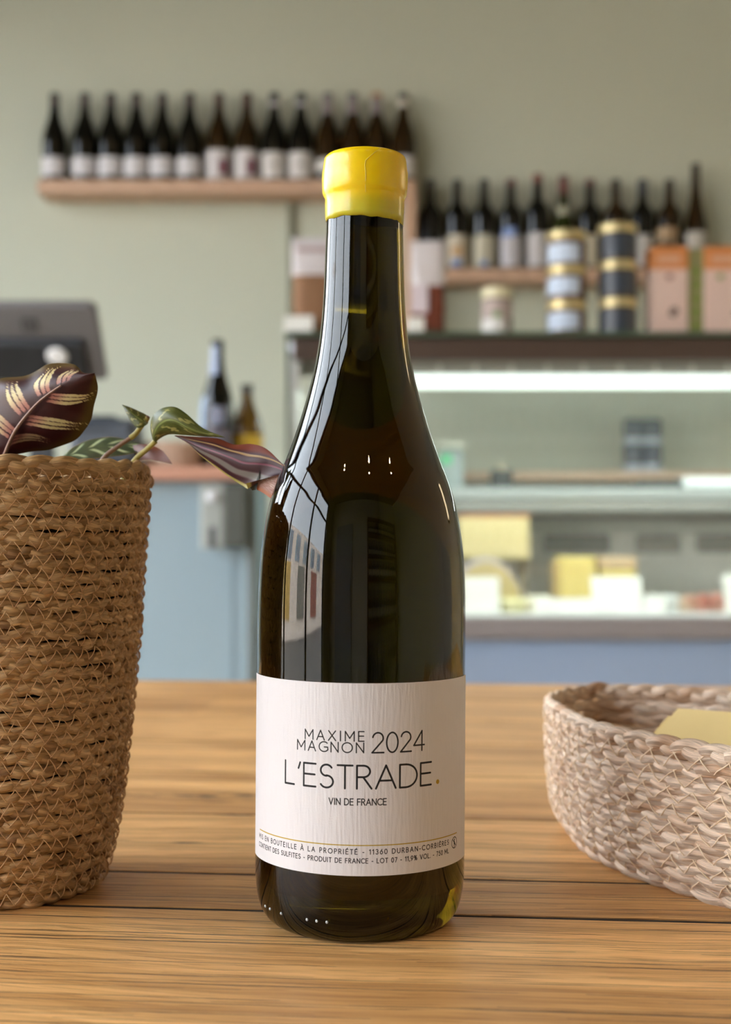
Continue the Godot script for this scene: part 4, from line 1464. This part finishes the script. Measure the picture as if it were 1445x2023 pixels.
	part("lid", lathe([Vector2(0, hw - 0.042), Vector2(0.029, hw - 0.042), Vector2(0.029, hw - 0.042), Vector2(0.029, hw - 0.003), Vector2(0.026, hw), Vector2(0, hw)], 24), mat("b09572", 0.6), wj)

# ------------------------------------------------------------------ the refrigerated case
func cheese_case() -> void:
	var c := thing("cheese_case", "glass fronted refrigerated cheese case with a lit tube under its glass top", "display case", Vector3(0, 0, 0))
	var xl := xw(564, 3.55)
	var xr := 1.75
	var mx := (xl + xr) / 2
	var w := xr - xl
	var glass := mat("ffffff", 0.02)
	glass.albedo_color = Color(0.93, 1.0, 0.96, 0.06)
	glass.transparency = BaseMaterial3D.TRANSPARENCY_ALPHA
	var edge := mat("4a5f4e", 0.3)
	var brown_reflection := mat("4f4037", 0.35)
	part("glass_top", box(w, 0.010, 0.62, 0.001), edge, c, Vector3(mx, CASE_TOP - 0.010, -3.86))
	part("reflection_strip", box(w - 0.04, yw(665, 3.57) - yw(712, 3.57), 0.05, 0.003), brown_reflection, c, Vector3(mx, yw(712, 3.57), -3.595))  # solid brown strip stands in for a dark reflection under the glass top
	part("lamp_board", box(w - 0.06, yw(712, 3.64) - yw(741, 3.64), 0.02, 0.002), mat("9a958a", 0.6), c, Vector3(mx, yw(741, 3.64), -3.66))
	for q in 14: part("lamp_clip", box(0.012, 0.026, 0.004, 0.001), mat("c9c5ba", 0.5), c, Vector3(0.2 + 0.098 * q, yw(738, 3.64), -3.648))
	var glow := mat("f4fff9", 0.5)
	glow.emission_enabled = true
	glow.emission = Color(0.93, 1.0, 0.97)
	glow.emission_energy_multiplier = 1.1
	var lx0 := xw(640, 3.64)
	var lx1 := 1.68
	part("light_tube", box(lx1 - lx0, yw(741, 3.64) - yw(768, 3.64), 0.03, 0.008), glow, c, Vector3((lx0 + lx1) / 2, yw(768, 3.64), -3.63))
	var lamp := AreaLight3D.new()
	lamp.name = "tube_light"
	lamp.area_size = Vector2(lx1 - lx0, 0.03)
	lamp.light_color = Color(0.93, 1.0, 0.97)
	lamp.light_energy = 1.1
	lamp.shadow_enabled = true
	lamp.set("area_range", 8.0)
	lamp.position = Vector3((lx0 + lx1) / 2, yw(769, 3.64) - 0.002, -3.60)
	lamp.rotation = Vector3(-PI / 2, 0, 0)
	c.add_child(lamp)
	# posts and glass
	var post := mat("c9cac6", 0.35, 0.3)
	for x in [xw(581, 3.56)]:
		part("post", box(0.028, yw(665, 3.56) - 0.705, 0.028, 0.003), post, c, Vector3(x, 0.705, -3.60))
	part("post_knob", lathe([Vector2(0, -0.006), Vector2(0.012, -0.006), Vector2(0.014, 0.0), Vector2(0.012, 0.006), Vector2(0, 0.006)], 20), mat("d5d8e2", 0.3, 0.5), c, Vector3(xw(581, 3.56), yw(685, 3.56), -3.58), Vector3(PI / 2, 0, 0))
	part("front_pane", box(w - 0.02, yw(770, 3.55) - 0.705, 0.006, 0), glass, c, Vector3(mx, 0.705, -3.552))
	part("side_pane", box(0.006, yw(665, 3.55) - 0.705, 0.55, 0), edge, c, Vector3(xl + 0.003, 0.705, -3.86))
	# ledge inside, deck, back, sill and base
	var y_ledge := 1.0466
	part("inner_ledge", box(w - 0.04, 0.036, 0.30, 0.004), mat("b4b8b6", 0.3, 0.4), c, Vector3(mx, y_ledge - 0.036, -4.0))
	part("ledge_rail", box(w - 0.04, 0.03, 0.02, 0.002), mat("8e8c86", 0.45), c, Vector3(mx, y_ledge - 0.068, -3.87))
	part("back_panel", box(w, y_ledge - 0.04 - 0.69, 0.02, 0.002), mat("cfcbc2", 0.45), c, Vector3(mx, 0.69, -4.17))
	part("rail_and_reflection", box(w - 0.06, 0.020, 0.02, 0.002), mat("6c6057", 0.5), c, Vector3(mx, yw(1028, 4.15), -4.145))  # these coloured bands stand for sliding doors and painted reflections together
	part("rail_and_reflection", box(w - 0.06, 0.022, 0.02, 0.002), mat("b0aea6", 0.4), c, Vector3(mx, yw(1050, 4.15), -4.145))
	for q in [[1075, 1205, "6f675e"], [1258, 1345, "857d74"], [1378, 1500, "7d756d"]]:
		part("door_and_reflection", box((q[1] - q[0]) / F * 4.15, 0.056, 0.012, 0.003), mat(q[2], 0.5), c, Vector3(xw((q[0] + q[1]) / 2.0, 4.15), yw(1092, 4.15), -4.152))  # dark patches, part door and part painted reflection
	part("deck", box(w - 0.02, 0.02, 0.62, 0.003), mat("c3c5c3", 0.35, 0.2), c, Vector3(mx, 0.68, -3.87))
	part("sill", box(w, yw(1218, 3.5) - yw(1264, 3.5), 0.06, 0.006), mat("a59fa0", 0.35, 0.3), c, Vector3(mx, yw(1264, 3.5), -3.525))
	part("front_panel", box(w, yw(1264, 3.52) - 0.08, 0.03, 0.004), mat("9db0cc", 0.4), c, Vector3(mx, 0.08, -3.54))
	part("plinth", box(w - 0.04, 0.08, 0.5, 0.003), mat("4e4f55", 0.6), c, Vector3(mx, 0, -3.85))
	part("cabinet_end", box(0.02, 0.60, 0.55, 0.003), mat("9db0cc", 0.4), c, Vector3(xl + 0.012, 0.08, -3.84))
	goods_on_case()
	# back worktop seen through the case
	var wt := part("back_worktop", box(1.95, 0.028, 0.24, 0.003), M.pale_wood, self, Vector3(0.80, yw(931, 4.2) - 0.028, -4.32))
	tag(wt, "pale wooden worktop against the wall behind the cheese case", "worktop")
	var wy := yw(931, 4.2)
	var can := lathe([Vector2(0, 0), Vector2(0.030, 0), Vector2(0.033, 0.004), Vector2(0.033, 0.078), Vector2(0.030, 0.084), Vector2(0, 0.084)], 22)
	var can_names := ["lower left", "lower right", "upper left", "upper right"]
	for k in 4:
		var t := thing("dark_tin", "dark blue tin, %s of the block of four on the back worktop" % can_names[k], "tin", Vector3(xw(1251 if k % 2 == 0 else 1287, 4.3), wy + (0.0845 if k > 1 else 0.0), -4.29), 0.0, "block of dark blue tins")
		part("tin_body", can, mat("1f2a4a", 0.35), t)
		part("white_band", lathe([Vector2(0.0336, 0.004), Vector2(0.0336, 0.026)], 22), mat("b9c0cf", 0.5), t)
		part("lid", lathe([Vector2(0, 0.0835), Vector2(0.031, 0.0835), Vector2(0.031, 0.0835), Vector2(0.031, 0.0845), Vector2(0, 0.0845)], 22), mat("2b3147", 0.3), t)
	# on the ledge
	var sc := thing("scale", "grey counter scale with a green display on the steel ledge, beside the bottle shoulder", "scale", Vector3(xw(890, 4.0), y_ledge, -4.0))
	var sh := yw(872, 4.0) - y_ledge
	part("scale_body", box(0.075, sh * 0.80, 0.08, 0.005), mat("8f9896", 0.5), sc)
	part("scale_top", box(0.085, sh * 0.12, 0.09, 0.004), mat("c9c6b4", 0.5), sc, Vector3(0, sh * 0.84, 0))
	part("scale_neck", box(0.05, sh * 0.05, 0.05, 0.002), M.black, sc, Vector3(0, sh * 0.795, 0))
	part("display", box(0.034, 0.03, 0.002, 0), mat("4fb07a", 0.4), sc, Vector3(-0.014, sh * 0.5, 0.041))
	var db := thing("card_box", "small black box with a beige top on the steel ledge", "box", Vector3(xw(991, 3.93), y_ledge, -3.93))
	part("box_body", box(0.06, 0.052, 0.05, 0.003), mat("0e0e0f", 0.6), db)
	part("box_top", box(0.03, 0.012, 0.03, 0.002), mat("b9ab90", 0.7), db, Vector3(0, 0.052, 0))
	tag(part("slate_board", box(0.125, 0.024, 0.10, 0.003), mat("141517", 0.6), self, Vector3(xw(1296, 3.93), y_ledge, -3.93)), "dark slate slab lying on the steel ledge below the tins", "board")
	tag(part("marble_board", box(0.22, 0.030, 0.11, 0.004), mat("dfe4e3", 0.4), self, Vector3(xw(1418, 3.93), y_ledge, -3.93)), "white slab on the steel ledge at the right edge", "board")
	cheeses()

func wedge(w: float, h: float, d: float, cut: float) -> ArrayMesh:
	return prism(PackedVector2Array([Vector2(-w / 2, 0), Vector2(w / 2, 0), Vector2(w / 2 - cut, h), Vector2(-w / 2 + cut * 0.3, h)]), d, 0.006)

func cheeses() -> void:
	var dk := 0.70
	var g := "cheeses in the case"
	var paste := mat("d8c48c", 0.6)
	var yellow := mat("dcc36d", 0.6)
	# the tall block on its board at the back left
	var bd := 3.95
	var bh := yw(1022, bd) - yw(1104, bd)
	var bb := thing("cheese_block", "large pale yellow cheese block with an orange rind, left in the case beside the bottle", "cheese", Vector3(xw(972, bd), yw(1104, bd), -bd), 0.0, g)
	part("paste", wedge(140.0 / F * bd, bh, 0.16, 0.004), paste, bb, Vector3(0, 0, 0))
	part("rind", box(138.0 / F * bd, 0.012, 0.162, 0.004), mat("c9855c", 0.7), bb, Vector3(0, bh - 0.002, 0))
	var st := thing("cheese_stand", "low wooden stand under the large cheese block", "stand", Vector3(xw(965, bd), dk, -bd - 0.02))
	part("stand_top", box(0.24, 0.014, 0.15, 0.003), mat("8a7a5e", 0.6), st, Vector3(0, yw(1104, bd) - dk - 0.0145, 0))
	for s in [-1, 1]: part("stand_leg", box(0.02, yw(1104, bd) - dk - 0.0145, 0.13, 0.002), mat("8a7a5e", 0.6), st, Vector3(0.10 * s, 0, 0))
	var d := 3.74
	var hw := thing("soft_cheese", "half wheel of soft cheese with a white mauve rind, below the large block", "cheese", Vector3(xw(960, d), dk, -d), 0.0, g)
	var hh := yw(1103, d) - dk
	var outline := PackedVector2Array()
	for k in 19:
		var a := PI * k / 18
		outline.append(Vector2(cos(a) * 0.098, sin(a) * (hh - 0.012)))
	part("paste", prism(outline, 0.075, 0.004), mat("d3bd86", 0.6), hw, Vector3(0, 0.002, 0))
	var rind := []
	for k in 19:
		var a := PI * k / 18
		rind.append(Vector3(cos(a) * 0.1, 0.004 + sin(a) * (hh - 0.008), 0))
	var rr := []
	for k in 19: rr.append(0.0055)
	part("rind", tube(rind, rr, 8, 6.5), mat("cfc3c8", 0.7), hw)
	var w1 := thing("cheese_wedge", "upright yellow cheese wedge behind the middle price cards", "cheese", Vector3(xw(1138, 3.85), dk, -3.85), 0.0, g)
	part("paste", wedge(78.0 / F * 3.85, yw(1100, 3.85) - dk, 0.10, 0.008), yellow, w1)
	part("rind", box(0.012, yw(1108, 3.85) - dk, 0.102, 0.003), mat("b99a5c", 0.7), w1, Vector3(-0.061, 0, 0))
	var w2 := thing("cheese_wedge", "tan rinded cheese wedge behind the tall white price card", "cheese", Vector3(xw(1216, 3.87), dk, -3.87), 0.0, g)
	part("paste", wedge(76.0 / F * 3.87, yw(1125, 3.87) - dk, 0.10, 0.004), mat("d6bf62", 0.6), w2)
	part("rind", box(74.0 / F * 3.87, yw(1100, 3.87) - yw(1125, 3.87), 0.10, 0.005), mat("c2a47c", 0.7), w2, Vector3(0, yw(1125, 3.87) - dk, 0))
	# small soft cheeses in front
	var sm := [[1010, 1183, 62, "e6dfa8", "small pale yellow cheese between the cream cards and the long white card"], [1065, 1178, 58, "e4dcc0", "small cream cheese behind the long white card"], [1190, 1190, 60, "ddd58f", "small yellow cheese in front of the tall white card"], [1312, 1176, 60, "e4e6e4", "white wrapped fresh cheese left of the cured meat"]]
	for q in sm:
		var dd := 3.66
		var r: float = q[2] / 2.0 / F * dd
		var h := yw(q[1], dd) - dk
		var s := thing("small_cheese", q[4], "cheese", Vector3(xw(q[0], dd), dk, -dd), 0.0, g)
		part("paste", lathe([Vector2(0, 0), Vector2(r * 0.95, 0), Vector2(r, 0.006), Vector2(r * 0.98, h - 0.008), Vector2(r * 0.9, h), Vector2(0, h)], 26), mat(q[3], 0.6), s)
	# cured meat, four folded slices
	for k in 4:
		var dd := 3.68 + 0.012 * (k % 2)
		var s := thing("cured_meat", ["pale end piece of cured ham, left in the row of cured meats", "rosy slice of cured ham, second in the row of cured meats", "deep red cured sausage piece, third in the row of cured meats", "pink slice of cured meat at the right of its row"][k], "meat", Vector3(xw([1344, 1366, 1392, 1418][k], dd), dk, -dd), 0.0, "cured meats in the case")
		var h: float = yw([1180, 1176, 1174, 1172][k], dd) - dk
		var o := PackedVector2Array()
		for q in 14:
			var a := PI * q / 13
			o.append(Vector2(cos(a) * 0.021, sin(a) * h))
		part("slice", prism(o, 0.07, 0.004), mat(["d9b79a", "c08a70", "b3614c", "c4826e"][k], 0.5), s)
		part("fat_edge", box(0.03, 0.004, 0.071, 0.001), mat("e2cdb8", 0.5), s, Vector3(0, 0.003, 0.0005))
	price_tag(952, 1141, 1216, 3.60, 74, dk, "cream price card in front of the half wheel, beside the bottle")
	price_tag(1127, 1183, 1216, 3.60, 140, dk, "long low white card along the middle of the case front")
	price_tag(1222, 1140, 1216, 3.61, 100, dk, "tall white price card in front of the tan wedge")
	price_tag(1297, 1176, 1216, 3.60, 44, dk, "small white card left of the cured meats")
	price_tag(1452, 1136, 1216, 3.60, 34, dk, "white price card cut by the right edge of the picture")

# ------------------------------------------------------------------ the till counter
func counter() -> void:
	var d := 3.2
	var ct := yw(920, d)
	var cab := thing("till_counter", "blue grey till counter with a pinkish wooden top, left behind the plant", "counter", Vector3(0, 0, 0))
	var x1 := xw(498, d)
	var x0 := -1.25
	part("counter_body", box(x1 - x0, ct - 0.034 - 0.08, 0.42, 0.004), mat("93a7b1", 0.5), cab, Vector3((x0 + x1) / 2, 0.08, -d - 0.26))
	part("plinth", box(x1 - x0 - 0.06, 0.08, 0.40, 0.003), mat("4e5358", 0.6), cab, Vector3((x0 + x1) / 2, 0, -d - 0.26))
	part("counter_top", box(xw(478, d) - x0, 0.034, 0.50, 0.004), mat("c08f78", 0.45), cab, Vector3((x0 + xw(478, d)) / 2, ct - 0.034, -d - 0.25))
	part("corner_strip", box(0.02, ct - 0.034 - 0.08, 0.02, 0.003), mat("6d7675", 0.5), cab, Vector3(xw(494, d), 0.08, -d - 0.045))
	part("panel_groove", box(0.006, ct - 0.20, 0.004, 0.001), mat("7f939d", 0.5), cab, Vector3(xw(455, d), 0.10, -d - 0.049))
	# the holder under the end of the top
	var hb := thing("bag_holder", "grey metal bag holder hanging under the right end of the till counter top", "holder", Vector3(xw(440, d - 0.03), yw(1085, d - 0.03), -d + 0.0))
	var hh := yw(955, d - 0.03) - yw(1085, d - 0.03)
	part("holder_plate", box(0.055, hh, 0.03, 0.004), mat("a4aaa6", 0.4, 0.2), hb, Vector3(-0.026, 0, 0))
	part("holder_box", box(0.050, hh * 0.96, 0.06, 0.004), mat("4e524c", 0.5), hb, Vector3(0.028, hh * 0.03, 0))
	part("holder_slot", box(0.018, hh * 0.32, 0.006, 0.002), mat("53575a", 0.5), hb, Vector3(-0.026, hh * 0.02, 0.014))
	part("holder_knob", lathe([Vector2(0, 0), Vector2(0.014, 0), Vector2(0.015, 0.004), Vector2(0.010, 0.010), Vector2(0, 0.011)], 18), mat("d5d9de", 0.3), hb, Vector3(-0.026, hh * 0.80, 0.014), Vector3(PI / 2, 0, 0))
	# till screen seen from behind
	var dt := 3.0
	var db := 3.147
	var top := at(188, 603, dt)
	var bot := at(213, 752, db)
	var up := (top - bot)
	var sh := up.length()
	up = up.normalized()
	var right := Vector3.RIGHT
	var out := right.cross(up).normalized()
	var sw := 0.40
	var s := thing("till_screen", "grey metal till screen seen from behind with a square emblem, left over the plant", "screen")
	s.transform = Transform3D(Basis(right, up, out), bot - right * sw / 2)
	part("screen_shell", prism(PackedVector2Array([Vector2(-sw / 2 + 0.008, 0), Vector2(sw / 2 - 0.008, 0), Vector2(sw / 2, 0.008), Vector2(sw / 2, sh - 0.012), Vector2(sw / 2 - 0.012, sh), Vector2(-sw / 2 + 0.012, sh), Vector2(-sw / 2, sh - 0.012), Vector2(-sw / 2, 0.008)]), 0.022, 0.004), mat("7b797c", 0.4, 0.4), s, Vector3(0, 0, -0.011))
	part("rear_cover", box(sw - 0.05, sh * 0.56, 0.022, 0.008), mat("23262b", 0.35), s, Vector3(-0.012, 0.004, 0.006))
	var ex := (at(62, 643, 3.05) - s.position).dot(right)
	var ring := CSGCombiner3D.new()
	ring.name = "emblem"
	s.add_child(ring)
	var o1 := CSGBox3D.new()
	o1.name = "emblem_square"
	o1.size = Vector3(0.037, 0.034, 0.003)
	ring.add_child(o1)
	var o2 := CSGBox3D.new()
	o2.name = "emblem_hole"
	o2.size = Vector3(0.021, 0.019, 0.006)
	o2.operation = CSGShape3D.OPERATION_SUBTRACTION
	ring.add_child(o2)
	ring.material_override = mat("4a4a4c", 0.4)
	ring.position = Vector3(ex, sh * 0.75, 0.001)
	part("emblem_core", box(0.010, 0.009, 0.003, 0.001), mat("4f4f50", 0.4), s, Vector3(ex, sh * 0.75 - 0.0045, 0.0005))
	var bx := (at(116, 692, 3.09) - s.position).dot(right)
	part("painted_reflection_disc", lathe([Vector2(0, 0), Vector2(0.023, 0), Vector2(0.024, 0.002), Vector2(0.020, 0.005), Vector2(0, 0.006)], 28), mat("fdfeff", 0.4), s, Vector3(bx, sh * 0.40, 0.0175), Vector3(PI / 2, 0, 0))  # white disc put in place of a bright reflection on the cover
	var foot_z := -0.02
	part("stand", box(0.09, 0.19, 0.02, 0.004), mat("2a2d31", 0.4), s, Vector3(0.0, -0.10, -0.012))
	var inv := s.transform.affine_inverse()
	for q in [["base_plate", Vector3(0.20, 0.012, 0.16), Vector3(s.position.x, ct, -3.44)], ["base_post", Vector3(0.06, 0.10, 0.03), Vector3(s.position.x, ct + 0.012, -3.34)]]:
		var o := part(q[0], box(q[1].x, q[1].y, q[1].z, 0.004), mat("2a2d31", 0.4), s)
		o.transform = inv * Transform3D(Basis(), q[2])
	# things on the counter
	var pr := thing("receipt_printer", "dark rounded receipt printer on the counter under the till screen", "printer", Vector3(xw(212, 3.3), ct, -3.30))
	var ph := yw(823, 3.28) - ct
	part("printer_body", box(0.165, ph * 0.94, 0.13, 0.018), mat("4b525c", 0.4), pr)
	part("printer_lid", box(0.10, ph * 0.08, 0.10, 0.004), mat("3a4048", 0.4), pr, Vector3(-0.02, ph * 0.925, 0))
	part("paper_slot", box(0.07, 0.004, 0.01, 0.001), M.black, pr, Vector3(-0.02, ph * 0.70, 0.064))
	var tr := thing("bread_basket", "shallow pale wooden bowl on the counter left of the two small bottles", "bowl", Vector3(xw(335, 3.3), ct, -3.36))
	var th := yw(870, 3.25) - ct
	part("bowl", lathe([Vector2(0, 0), Vector2(0.06, 0), Vector2(0.070, 0.004), Vector2(0.082, th * 0.85), Vector2(0.084, th), Vector2(0.078, th), Vector2(0.062, 0.01), Vector2(0, 0.008)], 36), mat("cbb09a", 0.6), tr)
	var b1 := shop_bottle(Vector3(xw(430, 3.36), ct, -3.36), "black bottle with blue and white foil neck standing on the till counter", "", "burgundy", M.dark_glass, "2b3540", 0.262, "", 0, 0, (yw(672, 3.36) - ct) / 0.297)
	part("neck_wrap", sleeve("burgundy", 0.215, 0.282, deg_to_rad(-170), deg_to_rad(-80), 0.0012), mat("a9b8d3", 0.5), b1)
	part("paper_label", sleeve("burgundy", 0.09, 0.165, deg_to_rad(-190), deg_to_rad(-135), 0.0012), mat("a8c4e6", 0.6), b1)
	part("paper_label", sleeve("burgundy", 0.10, 0.140, deg_to_rad(-105), deg_to_rad(-60), 0.0012), mat("8f98b3", 0.6), b1)
	part("paper_label", sleeve("burgundy", 0.03, 0.09, deg_to_rad(-160), deg_to_rad(-30), 0.0012), mat("6d6a78", 0.6), b1)
	var b2 := shop_bottle(Vector3(xw(488, 3.42), ct, -3.42), "small amber bottle with a yellow label beside the black bottle on the counter", "", "burgundy", mat("6b5320", 0.1), "3a3a38", 0.268, "", 0, 0, (yw(760, 3.42) - ct) / 0.297)
	part("paper_label", sleeve("burgundy", 0.012, 0.120, deg_to_rad(-150), deg_to_rad(-10), 0.0012), mat("d8b73a", 0.6), b2)
	part("paper_label", sleeve("burgundy", 0.130, 0.165, deg_to_rad(-190), deg_to_rad(-110), 0.0012), mat("b9bcc4", 0.6), b2)
